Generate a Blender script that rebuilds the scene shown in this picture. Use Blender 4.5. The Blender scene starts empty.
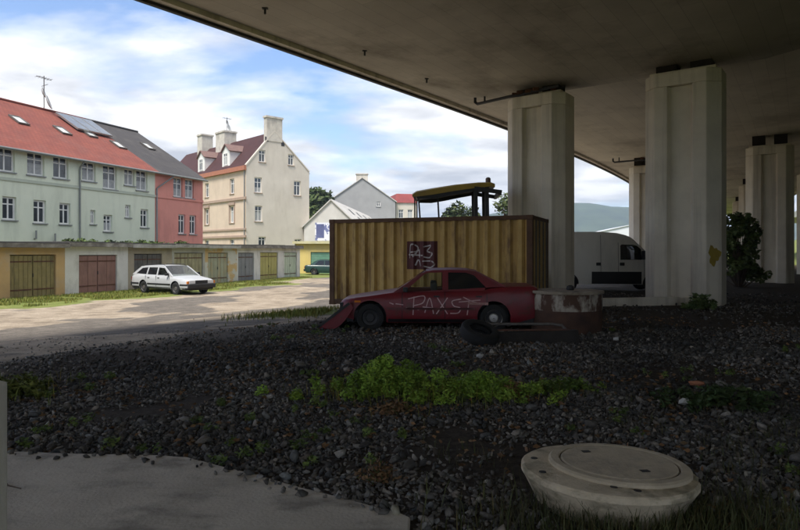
import bpy, math, random
import numpy as np
from mathutils import Vector, Matrix
from mathutils.geometry import tessellate_polygon

random.seed(7)
rng = np.random.default_rng(11)
R = math.radians
sc = bpy.context.scene
col = sc.collection

# ------------------------------------------------------------------ camera
CAMH = 1.6
cd = bpy.data.cameras.new('camera')
cam = bpy.data.objects.new('camera', cd)
col.objects.link(cam)
cam.location = (0, 0, CAMH)
cam.rotation_euler = (R(90), 0, 0)
cd.sensor_width = 36.0
cd.lens = 36.0 * 620.0 / 800.0
cd.shift_y = -13.0 / 800.0
cd.clip_end = 20000
sc.camera = cam

# ------------------------------------------------------------------ world, sun, exposure
SUN_EL, SUN_DIR = 61.0, Vector((-0.40, -0.92, 0)).normalized()
w = bpy.data.worlds.new('World')
sc.world = w
w.use_nodes = True
nt = w.node_tree
nt.nodes.clear()
N = nt.nodes.new
L = nt.links.new
out = N('ShaderNodeOutputWorld')
bg = N('ShaderNodeBackground')
sky = N('ShaderNodeTexSky')
sky.sky_type = 'NISHITA'
sky.sun_disc = False
sky.sun_elevation = R(SUN_EL)
sky.sun_rotation = math.atan2(SUN_DIR.x, SUN_DIR.y)
sky.altitude = 300
sky.air_density = 1.0
sky.dust_density = 0.4
tc = N('ShaderNodeTexCoord')
sep = N('ShaderNodeSeparateXYZ')
L(tc.outputs['Generated'], sep.inputs[0])
def M(op, a, b=None, c=None, clamp=False):
    n = N('ShaderNodeMath'); n.operation = op; n.use_clamp = clamp
    for i, v in enumerate((a, b, c)):
        if v is None: continue
        if isinstance(v, (int, float)): n.inputs[i].default_value = v
        else: L(v, n.inputs[i])
    return n.outputs[0]
zz = M('ADD', M('MAXIMUM', sep.outputs[2], 0.0), 0.10)
cx = M('DIVIDE', sep.outputs[0], zz)
cy = M('DIVIDE', sep.outputs[1], zz)
comb = N('ShaderNodeCombineXYZ')
L(cx, comb.inputs[0]); L(cy, comb.inputs[1])
comb.inputs[2].default_value = 14.2
def noise(vec, scale, detail, rough, dist=0.0):
    n = N('ShaderNodeTexNoise')
    n.inputs['Scale'].default_value = scale
    n.inputs['Detail'].default_value = detail
    n.inputs['Roughness'].default_value = rough
    n.inputs['Distortion'].default_value = dist
    L(vec, n.inputs['Vector'])
    return n.outputs['Fac']
n1 = noise(comb.outputs[0], 0.62, 9, 0.56, 0.25)
n2 = noise(comb.outputs[0], 1.7, 8, 0.55, 0.2)
def ramp(fac, stops):
    r = N('ShaderNodeValToRGB')
    el = r.color_ramp.elements
    while len(el) < len(stops): el.new(0.5)
    for e, (p, c) in zip(el, stops):
        e.position = p; e.color = (*c, 1)
    L(fac, r.inputs[0])
    return r.outputs[0]
hz_ = M('POWER', M('SUBTRACT', 1.0, M('MAXIMUM', sep.outputs[2], 0.0)), 5.0)
cover = ramp(M('MULTIPLY_ADD', hz_, 0.09, n1), [(0.42, (0, 0, 0)), (0.56, (1, 1, 1))])
body = ramp(n2, [(0.34, (0.46, 0.48, 0.53)), (0.48, (0.70, 0.72, 0.76)), (0.62, (1.0, 1.0, 1.0))])
skyg = N('ShaderNodeMix'); skyg.data_type = 'RGBA'; skyg.blend_type = 'MULTIPLY'
skyg.inputs['Factor'].default_value = 1.0
L(sky.outputs[0], skyg.inputs['A'])
skyg.inputs['B'].default_value = (0.066, 0.070, 0.078, 1)
cl = N('ShaderNodeMix'); cl.data_type = 'RGBA'
L(cover, cl.inputs['Factor'])
L(skyg.outputs['Result'], cl.inputs['A'])
clb = N('ShaderNodeMix'); clb.data_type = 'RGBA'; clb.blend_type = 'MULTIPLY'
clb.inputs['Factor'].default_value = 1.0
L(body, clb.inputs['A'])
clb.inputs['B'].default_value = (0.51, 0.495, 0.475, 1)
L(clb.outputs['Result'], cl.inputs['B'])
L(cl.outputs['Result'], bg.inputs['Color'])
bg.inputs['Strength'].default_value = 1.0
L(bg.outputs[0], out.inputs['Surface'])

sd = bpy.data.lights.new('sun', 'SUN')
sd.energy = 2.0
sd.angle = R(20)
sd.color = (1.0, 0.95, 0.88)
so = bpy.data.objects.new('sun', sd)
col.objects.link(so)
tosun = Vector((SUN_DIR.x * math.cos(R(SUN_EL)), SUN_DIR.y * math.cos(R(SUN_EL)), math.sin(R(SUN_EL))))
so.rotation_euler = tosun.to_track_quat('Z', 'Y').to_euler()
so.location = (0, -20, 60)

sc.view_settings.view_transform = 'Standard'
sc.view_settings.look = 'None'
sc.view_settings.exposure = 1.6
sc.view_settings.gamma = 1.0
sc.view_settings.use_curve_mapping = False
sc.render.engine = 'CYCLES'
sc.cycles.use_denoising = True
sc.cycles.max_bounces = 8
sc.cycles.diffuse_bounces = 5
sc.cycles.volume_bounces = 0
sc.cycles.caustics_reflective = False
sc.cycles.caustics_refractive = False

# ------------------------------------------------------------------ materials
MATS = {}
def mat(name, c1, c2=None, scale=3.0, rough=0.8, bump=0.0, bscale=40.0, metallic=0.0, spec=0.5,
        stain=None, stain_amt=0.5, stain_scale=(1.2, 1.2, 0.25), stain_lo=0.5, stain_hi=0.68, attr=None, rows=None, detail=6, boards=None):
    if name in MATS: return MATS[name]
    m = bpy.data.materials.new(name)
    m.use_nodes = True
    t = m.node_tree; n = t.nodes; l = t.links
    b = n['Principled BSDF']
    b.inputs['Roughness'].default_value = rough
    b.inputs['Metallic'].default_value = metallic
    b.inputs['Specular IOR Level'].default_value = spec
    c2 = c2 or tuple(v * 0.72 for v in c1)
    tcn = n.new('ShaderNodeTexCoord')
    oi = n.new('ShaderNodeObjectInfo')
    vadd = n.new('ShaderNodeVectorMath'); vadd.operation = 'ADD'
    vm = n.new('ShaderNodeVectorMath'); vm.operation = 'SCALE'
    l.new(oi.outputs['Random'], vm.inputs['Scale'])
    vm.inputs[0].default_value = (37.0, 21.0, 53.0)
    l.new(tcn.outputs['Object'], vadd.inputs[0]); l.new(vm.outputs[0], vadd.inputs[1])
    vec = vadd.outputs[0]
    nz = n.new('ShaderNodeTexNoise')
    nz.inputs['Scale'].default_value = scale; nz.inputs['Detail'].default_value = detail
    nz.inputs['Roughness'].default_value = 0.62
    l.new(vec, nz.inputs['Vector'])
    cr = n.new('ShaderNodeValToRGB')
    cr.color_ramp.elements[0].position = 0.32; cr.color_ramp.elements[0].color = (*c2, 1)
    cr.color_ramp.elements[1].position = 0.68; cr.color_ramp.elements[1].color = (*c1, 1)
    l.new(nz.outputs['Fac'], cr.inputs[0])
    colr = cr.outputs[0]
    if stain:
        mp = n.new('ShaderNodeMapping'); mp.inputs['Scale'].default_value = stain_scale
        l.new(vec, mp.inputs['Vector'])
        ns = n.new('ShaderNodeTexNoise'); ns.inputs['Scale'].default_value = 1.0; ns.inputs['Detail'].default_value = 8
        ns.inputs['Roughness'].default_value = 0.65
        l.new(mp.outputs[0], ns.inputs['Vector'])
        sr = n.new('ShaderNodeMapRange')
        sr.inputs['From Min'].default_value = stain_lo; sr.inputs['From Max'].default_value = stain_hi
        sr.inputs['To Max'].default_value = stain_amt
        l.new(ns.outputs['Fac'], sr.inputs['Value'])
        mx = n.new('ShaderNodeMix'); mx.data_type = 'RGBA'
        l.new(sr.outputs[0], mx.inputs['Factor']); l.new(colr, mx.inputs['A'])
        mx.inputs['B'].default_value = (*stain, 1)
        colr = mx.outputs['Result']
    if attr:
        at = n.new('ShaderNodeAttribute'); at.attribute_name = attr
        mx = n.new('ShaderNodeMix'); mx.data_type = 'RGBA'; mx.blend_type = 'MULTIPLY'
        mx.inputs['Factor'].default_value = 1.0
        l.new(colr, mx.inputs['A']); l.new(at.outputs['Color'], mx.inputs['B'])
        colr = mx.outputs['Result']
    l.new(colr, b.inputs['Base Color'])
    hgt = None
    if rows:   # roof tile courses
        br = n.new('ShaderNodeTexBrick')
        br.inputs['Scale'].default_value = 1.0
        br.inputs['Brick Width'].default_value = rows[0]; br.inputs['Row Height'].default_value = rows[1]
        br.inputs['Mortar Size'].default_value = 0.02
        br.inputs['Color1'].default_value = (1, 1, 1, 1); br.inputs['Color2'].default_value = (.75, .75, .75, 1)
        br.inputs['Mortar'].default_value = (0.35, .35, .35, 1)
        uvn = n.new('ShaderNodeUVMap')
        l.new(uvn.outputs[0], br.inputs['Vector'])
        mx = n.new('ShaderNodeMix'); mx.data_type = 'RGBA'; mx.blend_type = 'MULTIPLY'
        mx.inputs['Factor'].default_value = 0.6
        l.new(colr, mx.inputs['A']); l.new(br.outputs['Color'], mx.inputs['B'])
        l.new(mx.outputs['Result'], b.inputs['Base Color'])
    if boards:   # formwork board marks: (angle, width, length, strength)
        mpb = n.new('ShaderNodeMapping'); mpb.inputs['Rotation'].default_value = boards[0]
        l.new(tcn.outputs['Object'], mpb.inputs['Vector'])
        br = n.new('ShaderNodeTexBrick'); br.inputs['Scale'].default_value = 1.0
        br.inputs['Brick Width'].default_value = boards[2]; br.inputs['Row Height'].default_value = boards[1]; br.inputs['Mortar Size'].default_value = .008
        br.inputs['Color1'].default_value = (1, 1, 1, 1); br.inputs['Color2'].default_value = (.84, .84, .84, 1); br.inputs['Mortar'].default_value = (.5, .5, .5, 1)
        l.new(mpb.outputs[0], br.inputs['Vector'])
        mx = n.new('ShaderNodeMix'); mx.data_type = 'RGBA'; mx.blend_type = 'MULTIPLY'; mx.inputs['Factor'].default_value = boards[3]
        l.new(colr, mx.inputs['A']); l.new(br.outputs['Color'], mx.inputs['B']); l.new(mx.outputs['Result'], b.inputs['Base Color'])
    if bump > 0:
        nb = n.new('ShaderNodeTexNoise'); nb.inputs['Scale'].default_value = bscale; nb.inputs['Detail'].default_value = 5
        l.new(vec, nb.inputs['Vector'])
        bp = n.new('ShaderNodeBump'); bp.inputs['Strength'].default_value = bump; bp.inputs['Distance'].default_value = 0.02
        l.new(nb.outputs['Fac'], bp.inputs['Height'])
        l.new(bp.outputs[0], b.inputs['Normal'])
    MATS[name] = m
    return m

def glass_mat(name, tint, alpha):
    m = bpy.data.materials.new(name); m.use_nodes = True
    t = m.node_tree; n = t.nodes; l = t.links
    n.remove(n['Principled BSDF'])
    o = n['Material Output']
    tr = n.new('ShaderNodeBsdfTransparent'); tr.inputs[0].default_value = (*tint, 1)
    gl = n.new('ShaderNodeBsdfGlossy'); gl.inputs['Roughness'].default_value = 0.04
    gl.inputs['Color'].default_value = (0.9, 0.92, 0.95, 1)
    fr = n.new('ShaderNodeFresnel'); fr.inputs[0].default_value = 1.5
    mx = n.new('ShaderNodeMixShader')
    mth = n.new('ShaderNodeMath'); mth.operation = 'ADD'; mth.inputs[1].default_value = alpha
    l.new(fr.outputs[0], mth.inputs[0])
    l.new(mth.outputs[0], mx.inputs[0]); l.new(tr.outputs[0], mx.inputs[1]); l.new(gl.outputs[0], mx.inputs[2])
    l.new(mx.outputs[0], o.inputs['Surface'])
    MATS[name] = m
    return m

CONC = mat('concrete', (0.76, 0.70, 0.58), (0.65, 0.595, 0.495), 1.3, 0.9, 0.25, 30, stain=(0.16, 0.13, 0.10), stain_amt=0.55, stain_scale=(2.2, 2.2, 0.10), stain_lo=.50, stain_hi=.74)
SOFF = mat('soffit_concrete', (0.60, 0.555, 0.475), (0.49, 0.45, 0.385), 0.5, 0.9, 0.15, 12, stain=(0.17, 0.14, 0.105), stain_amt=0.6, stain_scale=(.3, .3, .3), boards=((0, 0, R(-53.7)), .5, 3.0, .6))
SOFF_LIT = mat('soffit_lit', (0.72, 0.665, 0.56), (0.62, 0.57, 0.48), 0.5, 0.9, 0.15, 12, stain=(0.24, 0.20, 0.15), stain_amt=0.5, stain_scale=(.3, .3, .3), boards=((0, 0, R(-57)), .5, 3.0, .5))  # brighter underside of the far span, put into a paler concrete colour
CONCD = mat('concrete_dark', (0.16, 0.145, 0.12), (0.07, 0.06, 0.05), 3, 0.95, 0.4, 30)
CONCL = mat('concrete_pale', (0.66, 0.57, 0.43), (0.50, 0.43, 0.32), 4, 0.85, 0.35, 60, stain=(0.20, 0.17, 0.12), stain_amt=0.6, stain_scale=(5, 5, 5), stain_lo=.55, stain_hi=.72)
SLAB = mat('slab_concrete', (0.60, 0.535, 0.44), (0.42, 0.37, 0.30), 1.6, 0.9, 0.35, 45, stain=(0.16, 0.14, 0.11), stain_amt=0.7, stain_scale=(1.6, 2.8, 1), stain_lo=.5, stain_hi=.66)
MINT = mat('mint_plaster', (0.70, 0.735, 0.58), (0.64, 0.68, 0.53), .6, 0.9, 0.1, 20, stain=(0.46, 0.49, 0.38), stain_amt=0.45, stain_scale=(1.5, 1.5, .3))
SALM = mat('salmon_plaster', (0.70, 0.29, 0.23), (0.62, 0.25, 0.20), .6, 0.9, 0.1, 20, stain=(0.38, 0.16, 0.13), stain_amt=0.4, stain_scale=(1.5, 1.5, .3))
CREAM = mat('cream_plaster', (0.64, 0.585, 0.50), (0.56, 0.51, 0.435), .5, 0.9, 0.1, 20, stain=(0.46, 0.41, 0.33), stain_amt=0.45, stain_scale=(.9, .9, .25))
CREAMD = mat('cream_trim', (0.40, 0.29, 0.22), (0.34, 0.25, 0.19), 2, 0.9)
WHITEP = mat('white_paint', (0.78, 0.77, 0.73), (0.70, 0.69, 0.65), 5, 0.5)
REDTILE = mat('red_tile', (0.25, 0.066, 0.042), (0.185, 0.048, 0.034), .9, 0.85, stain=(0.22, .09, .07), stain_amt=.5, stain_scale=(.5, .5, .5), rows=(.30, .33))
GREYTILE = mat('grey_tile', (0.065, 0.058, 0.056), (0.048, 0.043, 0.043), .9, 0.8, stain=(0.12, .11, .10), stain_amt=.5, stain_scale=(.5, .5, .5), rows=(.30, .33))
MAROONTILE = mat('maroon_tile', (0.07, 0.02, 0.017), (0.05, 0.015, 0.013), 1, 0.8, stain=(0.07, .03, .03), stain_amt=.5, stain_scale=(.5, .5, .5), rows=(.3, .33))
PALEROOF = mat('pale_roof', (0.56, 0.54, 0.50), (0.46, 0.44, 0.41), 1, 0.8, stain=(.30, .29, .27), stain_amt=.5)
PANE = mat('window_glass', (0.06, 0.07, 0.08), (0.02, 0.025, 0.03), 1.4, 0.08, spec=0.8)
DARKM = mat('dark_metal', (0.03, 0.03, 0.032), (0.018, 0.018, 0.02), 8, 0.6)
BLACKP = mat('black_plastic', (0.014, 0.014, 0.015), (0.010, 0.010, 0.011), 10, 0.55)
RUBBER = mat('rubber', (0.016, 0.016, 0.016), (0.010, 0.010, 0.010), 14, 0.85, .2, 60)
STEEL = mat('steel', (0.45, 0.44, 0.42), (0.30, 0.28, 0.26), 12, 0.4, metallic=.8)
STEELD = mat('dull_steel', (0.16, 0.15, 0.14), (0.10, 0.085, 0.07), 12, 0.55, metallic=.4)
ZINC = mat('zinc_gutter', (0.26, 0.27, 0.26), (0.2, 0.21, 0.2), 4, 0.5, metallic=.4)
RUST = mat('rust', (0.15, 0.06, 0.03), (0.07, 0.03, 0.018), 9, 0.9, .5, 60)
GLASSC = glass_mat('clear_glass', (0.75, 0.80, 0.80), 0.02)
GLASSD = mat('tinted_glass', (0.012, 0.014, 0.016), (0.010, 0.011, 0.013), 4, 0.06, spec=.6)
LAMP = mat('lamp_glass', (0.6, 0.6, 0.6), (0.45, .46, .48), 20, 0.15, spec=.8)
AMBER = mat('amber_lens', (0.6, 0.18, 0.02), (0.5, 0.15, 0.02), 20, 0.2)
TAILR = mat('red_lens', (0.22, 0.012, 0.012), (0.15, 0.01, 0.01), 20, 0.2)

# ------------------------------------------------------------------ mesh builder
class MB:
    def __init__(s): s.v = []; s.f = []; s.uv = {}
    def add(s, vs, fs):
        o = len(s.v)
        s.v += [tuple(v) for v in vs]
        s.f += [tuple(i + o for i in f) for f in fs]
        return s
    def quad(s, a, b, c, d, uv=None):
        s.add([a, b, c, d], [(0, 1, 2, 3)])
        if uv: s.uv[len(s.f) - 1] = uv
        return s
    def box(s, x0, x1, y0, y1, z0, z1):
        return s.add([(x0, y0, z0), (x1, y0, z0), (x1, y1, z0), (x0, y1, z0), (x0, y0, z1), (x1, y0, z1), (x1, y1, z1), (x0, y1, z1)],
                     [(3, 2, 1, 0), (4, 5, 6, 7), (0, 1, 5, 4), (1, 2, 6, 5), (2, 3, 7, 6), (3, 0, 4, 7)])
    def bar(s, p, q, wd, ht=None, up=(0, 0, 1)):
        ht = ht or wd
        p = Vector(p); q = Vector(q); d = (q - p).normalized(); u = Vector(up)
        if abs(d.dot(u)) > .98: u = Vector((0, 1, 0))
        r = d.cross(u).normalized() * wd / 2; t = r.cross(d).normalized() * ht / 2
        vs = [p - r - t, p + r - t, p + r + t, p - r + t, q - r - t, q + r - t, q + r + t, q - r + t]
        return s.add(vs, [(0, 1, 2, 3), (7, 6, 5, 4), (4, 5, 1, 0), (5, 6, 2, 1), (6, 7, 3, 2), (7, 4, 0, 3)])
    def tube(s, pts, r, n=8):
        pts = [Vector(p) for p in pts]; rs = r if isinstance(r, (list, tuple)) else [r] * len(pts)
        rings = []; prev = None
        for i, p in enumerate(pts):
            d = (pts[min(i + 1, len(pts) - 1)] - pts[max(i - 1, 0)]).normalized()
            u = prev if prev is not None else (Vector((0, 0, 1)) if abs(d.z) < .9 else Vector((1, 0, 0)))
            a = (u - d * u.dot(d)).normalized(); prev = a; b = d.cross(a)
            rings.append([p + (a * math.cos(2 * math.pi * k / n) + b * math.sin(2 * math.pi * k / n)) * rs[i] for k in range(n)])
        vs = [v for rg in rings for v in rg]; fs = []
        for i in range(len(rings) - 1):
            for k in range(n):
                k2 = (k + 1) % n
                fs.append((i * n + k, i * n + k2, (i + 1) * n + k2, (i + 1) * n + k))
        fs.append(tuple(range(n - 1, -1, -1))); fs.append(tuple((len(rings) - 1) * n + k for k in range(n)))
        return s.add(vs, fs)
    def lathe(s, prof, n=32, c=(0, 0, 0), axis='z', closed=False, caps=True):
        vs = []; fs = []
        for r, h in prof:
            for k in range(n):
                a = 2 * math.pi * k / n
                p = (r * math.cos(a), r * math.sin(a), h)
                if axis == 'y': p = (p[0], p[2], p[1])
                if axis == 'x': p = (p[2], p[0], p[1])
                vs.append((p[0] + c[0], p[1] + c[1], p[2] + c[2]))
        m = len(prof)
        for i in range(m - 1 + (1 if closed else 0)):
            for k in range(n):
                k2 = (k + 1) % n; j = (i + 1) % m
                fs.append((i * n + k, i * n + k2, j * n + k2, j * n + k))
        if not closed and caps:
            fs.append(tuple(range(n - 1, -1, -1))); fs.append(tuple((m - 1) * n + k for k in range(n)))
        return s.add(vs, fs)
    def prism(s, poly, h0, h1):
        n = len(poly)
        vs = [(p[0], p[1], h0) for p in poly] + [(p[0], p[1], h1) for p in poly]
        fs = [tuple(range(n - 1, -1, -1)), tuple(range(n, 2 * n))] + [(i, (i + 1) % n, n + (i + 1) % n, n + i) for i in range(n)]
        return s.add(vs, fs)
    def build(s, name, m, parent=None, smooth=None, bevel=0):
        me = bpy.data.meshes.new(name)
        me.from_pydata(s.v, [], s.f)
        if s.uv:
            ul = me.uv_layers.new(name='UVMap')
            for fi, uv in s.uv.items():
                for li, c in zip(me.polygons[fi].loop_indices, uv): ul.data[li].uv = c
        me.materials.append(m)
        if smooth:
            for p in me.polygons: p.use_smooth = True
            me.set_sharp_from_angle(angle=R(smooth))
        me.update()
        o = bpy.data.objects.new(name, me)
        col.objects.link(o)
        o.parent = parent
        if bevel:
            bm = o.modifiers.new('bevel', 'BEVEL'); bm.width = bevel; bm.segments = 2; bm.limit_method = 'ANGLE'
        return o

def npmesh(name, v, tris, m, parent=None, colors=None, nverts=3):
    me = bpy.data.meshes.new(name)
    v = np.asarray(v, np.float32); f = np.asarray(tris, np.int32)
    me.vertices.add(len(v)); me.vertices.foreach_set('co', v.ravel())
    k = f.shape[1]
    me.loops.add(f.size); me.loops.foreach_set('vertex_index', f.ravel())
    me.polygons.add(len(f)); me.polygons.foreach_set('loop_start', np.arange(0, f.size, k, dtype=np.int32))
    if colors is not None:
        ca = me.color_attributes.new('tint', 'FLOAT_COLOR', 'POINT')
        c = np.ones((len(v), 4), np.float32); c[:, :3] = colors
        ca.data.foreach_set('color', c.ravel())
    me.materials.append(m)
    me.update(calc_edges=True); me.validate()
    o = bpy.data.objects.new(name, me); col.objects.link(o); o.parent = parent
    return o

def tag(o, label, cat, group=None, kind=None):
    o['label'] = label; o['category'] = cat
    if group: o['group'] = group
    if kind: o['kind'] = kind
    return o
def thing(name, label, cat, loc=(0, 0, 0), rz=0, group=None):
    o = bpy.data.objects.new(name, None)
    o.empty_display_size = .3
    col.objects.link(o); o.location = loc; o.rotation_euler = (0, 0, rz)
    return tag(o, label, cat, group)

# ------------------------------------------------------------------ viaduct alignment
def path(s, h0=36.3, k=0.2, o=(7.07, 20.9)):
    """point and heading on the deck axis, s metres past the first visible pier pair"""
    n = max(1, int(abs(s) / 1.0)); ds = s / n
    x, y = o
    for i in range(n):
        h = R(h0 - (k if s > 0 else k * .3) * (i + .5) * ds); x += math.sin(h) * ds; y += math.cos(h) * ds
    h = R(h0 - (k if s > 0 else k * .3) * s)
    return Vector((x, y, 0)), Vector((math.sin(h), math.cos(h), 0)), Vector((math.cos(h), -math.sin(h), 0))
def edge_out(x, y):
    return (x + 6.1) * -.8 + (y - 15.5) * .6

# ------------------------------------------------------------------ ground
def sstep(a, b, x):
    t = np.clip((x - a) / (b - a), 0, 1); return t * t * (3 - 2 * t)
def vnoise(x, y, seed=0):
    xi = np.floor(x).astype(np.int64); yi = np.floor(y).astype(np.int64); fx = x - xi; fy = y - yi
    def h(a, b):
        n = (a * 374761393 + b * 668265263 + seed * 144665) & 0xffffffff
        n = ((n ^ (n >> 13)) * 1274126177) & 0xffffffff
        return (n & 0xffff) / 65535.0
    u = fx * fx * (3 - 2 * fx); v = fy * fy * (3 - 2 * fy)
    return (h(xi, yi) * (1 - u) + h(xi + 1, yi) * u) * (1 - v) + (h(xi, yi + 1) * (1 - u) + h(xi + 1, yi + 1) * u) * v
def fbm(x, y, o=4, seed=0):
    r = 0; a = .5
    for i in range(o):
        r = r + a * vnoise(x, y, seed + i); x = x * 2.03 + 5.1; y = y * 2.03 + 1.7; a *= .5
    return r
def garage_front(x, y): return (x + 17.4) * .934 - (y - 27) * .358
def garage_along(x, y): return (x + 17.4) * .358 + (y - 27) * .934
def gz(x, y):
    x = np.asarray(x, float); y = np.asarray(y, float)
    o = edge_out(x, y)
    z = -0.5 * sstep(-4.5, 4.5, o)
    near = 1 - sstep(60, 120, np.hypot(x, y))
    z = z + near * (fbm(x * .35, y * .35, 3, 3) - .44) * .10 * sstep(2.5, 5, np.hypot(x, y))
    # low ridge of heaped ballast along the road side
    z = z + .10 * np.exp(-((o + 4.6) / .55) ** 2) * sstep(-7, -4, x) * (1 - sstep(0.2, 2.2, x)) * near
    # embankment on the far right of the viaduct
    emb = (x - 7.07) * .866 - (y - 20.9) * .5
    z = z + 8.6 * sstep(12.0, 21, emb) * sstep(-10, 2, y)
    return z
xs = np.unique(np.concatenate([-np.geomspace(35, 4000, 34), np.arange(-35, 35.01, .35), np.geomspace(35, 4000, 34)]))
ys = np.unique(np.concatenate([-np.geomspace(10, 4000, 34), np.arange(-10, 64.01, .35), np.geomspace(64, 4000, 34)]))
GX, GY = np.meshgrid(xs, ys)
GZ = gz(GX, GY)
nx, ny = len(xs), len(ys)
idx = np.arange(nx * ny).reshape(ny, nx)
fq = np.stack([idx[:-1, :-1], idx[:-1, 1:], idx[1:, 1:], idx[1:, :-1]], -1).reshape(-1, 4)
o_ = edge_out(GX, GY); gf = garage_front(GX, GY); ga = garage_along(GX, GY)
nzv = fbm(GX * .6, GY * .6, 4, 9) - .45
gravel = 1 - sstep(-6.2, -2.8, o_ + nzv * 3.0)
grassw = np.where(ga < 17.5, 4.4, 1.6) + nzv * 3
grassm = (1 - sstep(-.6, .9, gf - grassw)) * sstep(-2, .5, ga + 3)
# weedy patch between container and road
grassm = np.maximum(grassm, np.exp(-(((GX + 2.6) / 1.3) ** 2 + ((GY - 17.6) / 1.6) ** 2)) * 1.1)
grassm = np.maximum(grassm, sstep(70, 110, np.hypot(GX, GY)))
emb = (GX - 7.07) * .866 - (GY - 20.9) * .5
grassm = np.maximum(grassm, sstep(11, 14, emb))
patch = sstep(.44, .58, fbm(GX * .34 + 3, GY * .34, 5, 21))
colz = np.stack([gravel, np.clip(grassm, 0, 1), patch], -1).reshape(-1, 3)
gm = bpy.data.materials.new('ground'); gm.use_nodes = True
t_ = gm.node_tree; n_ = t_.nodes; l_ = t_.links
b_ = n_['Principled BSDF']; b_.inputs['Roughness'].default_value = .95; b_.inputs['Specular IOR Level'].default_value = .15
at = n_.new('ShaderNodeAttribute'); at.attribute_name = 'tint'
sp = n_.new('ShaderNodeSeparateColor'); l_.new(at.outputs['Color'], sp.inputs[0])
tcn = n_.new('ShaderNodeTexCoord')
def gnoise(s, d=6, r=.62):
    q = n_.new('ShaderNodeTexNoise'); q.inputs['Scale'].default_value = s; q.inputs['Detail'].default_value = d
    q.inputs['Roughness'].default_value = r; l_.new(tcn.outputs['Object'], q.inputs['Vector']); return q.outputs['Fac']
def gramp(f, stops):
    r = n_.new('ShaderNodeValToRGB'); el = r.color_ramp.elements
    while len(el) < len(stops): el.new(.5)
    for e, (p, c) in zip(el, stops): e.position = p; e.color = (*c, 1)
    l_.new(f, r.inputs[0]); return r.outputs[0]
def gmix(f, a, b):
    q = n_.new('ShaderNodeMix'); q.data_type = 'RGBA'; l_.new(f, q.inputs['Factor']); l_.new(a, q.inputs['A']); l_.new(b, q.inputs['B']); return q.outputs['Result']
def gsharp(mask, s, lo=.35, hi=.65):
    a = n_.new('ShaderNodeMath'); a.operation = 'MULTIPLY_ADD'; l_.new(gnoise(s), a.inputs[0]); a.inputs[1].default_value = .9; a.inputs[2].default_value = -.45
    c = n_.new('ShaderNodeMath'); c.operation = 'ADD'; l_.new(mask, c.inputs[0]); l_.new(a.outputs[0], c.inputs[1])
    mr = n_.new('ShaderNodeMapRange'); mr.inputs['From Min'].default_value = lo; mr.inputs['From Max'].default_value = hi; l_.new(c.outputs[0], mr.inputs['Value']); return mr.outputs[0]
dirt = gramp(gnoise(1.1, 8, .7), [(.3, (.15, .12, .088)), (.5, (.31, .255, .19)), (.7, (.42, .355, .275))])
asph = gramp(gnoise(3.0, 8, .7), [(.3, (.09, .08, .068)), (.7, (.20, .175, .148))])
dirt = gmix(gsharp(sp.outputs[2], 2.0), dirt, asph)
spk = gramp(gnoise(26, 4, .8), [(.36, (.55, .53, .50)), (.5, (1, 1, 1)), (.66, (1.25, 1.22, 1.18))])
qm = n_.new('ShaderNodeMix'); qm.data_type = 'RGBA'; qm.blend_type = 'MULTIPLY'; qm.inputs['Factor'].default_value = .8
l_.new(dirt, qm.inputs['A']); l_.new(spk, qm.inputs['B']); dirt = qm.outputs['Result']
soil = gramp(gnoise(14, 6, .7), [(.3, (.028, .022, .016)), (.55, (.062, .050, .038)), (.75, (.10, .083, .064))])
grs = gramp(gnoise(2.2, 7, .7), [(.3, (.09, .11, .03)), (.5, (.15, .18, .045)), (.72, (.26, .24, .10))])
c_ = gmix(gsharp(sp.outputs[0], 3.0), dirt, soil)
c_ = gmix(gsharp(sp.outputs[1], 2.5), c_, grs)
l_.new(c_, b_.inputs['Base Color'])
bp = n_.new('ShaderNodeBump'); bp.inputs['Strength'].default_value = .7; bp.inputs['Distance'].default_value = .04
l_.new(gnoise(9, 8, .7), bp.inputs['Height']); l_.new(bp.outputs[0], b_.inputs['Normal'])
ground = npmesh('ground', np.stack([GX, GY, GZ], -1).reshape(-1, 3), fq, gm, colors=colz)
for p in ground.data.polygons: p.use_smooth = True
ground['kind'] = 'structure'
def gzs(x, y): return float(gz(x, y))

# ------------------------------------------------------------------ viaduct
def deck_strip(mb, prof_fn, s0, s1, ds, pf):
    """loft a closed cross-section [(offset, z)...] along an alignment"""
    ss = np.arange(s0, s1 + .01, ds); rings = []
    for s in ss:
        c, u, v = pf(s)
        rings.append([(c.x + v.x * o, c.y + v.y * o, z) for o, z in prof_fn(s)])
    n = len(rings[0]); vs = [p for r in rings for p in r]; fs = []
    for i in range(len(rings) - 1):
        for k in range(n):
            k2 = (k + 1) % n
            fs.append((i * n + k, (i + 1) * n + k, (i + 1) * n + k2, i * n + k2))
    fs.append(tuple(range(n))); fs.append(tuple(reversed([(len(rings) - 1) * n + k for k in range(n)])))
    mb.add(vs, fs)
SOFZ = 7.45
PIERS = [-29.0, 0.0, 18.9, 37.8, 56.7, 75.6]
def haunch(s):
    for a, b in zip(PIERS[:-1], PIERS[1:]):
        if a <= s <= b:
            t = (s - a) / (b - a)
            return .42 * math.sin(math.pi * t) ** .8
    return 0
via = thing('viaduct', 'long concrete road viaduct carried on grooved pale concrete piers over the yard', 'viaduct')
for a_, b_0, st, mm in ((-34, 1.0, 0.0, SOFF), (1.003, 94, .22, SOFF_LIT)):
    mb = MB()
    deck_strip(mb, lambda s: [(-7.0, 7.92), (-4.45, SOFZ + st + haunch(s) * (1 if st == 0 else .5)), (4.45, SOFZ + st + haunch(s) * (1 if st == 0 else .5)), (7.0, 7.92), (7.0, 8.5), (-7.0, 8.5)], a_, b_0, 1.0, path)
    mb.build('deck', mm, via, smooth=20)
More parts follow.
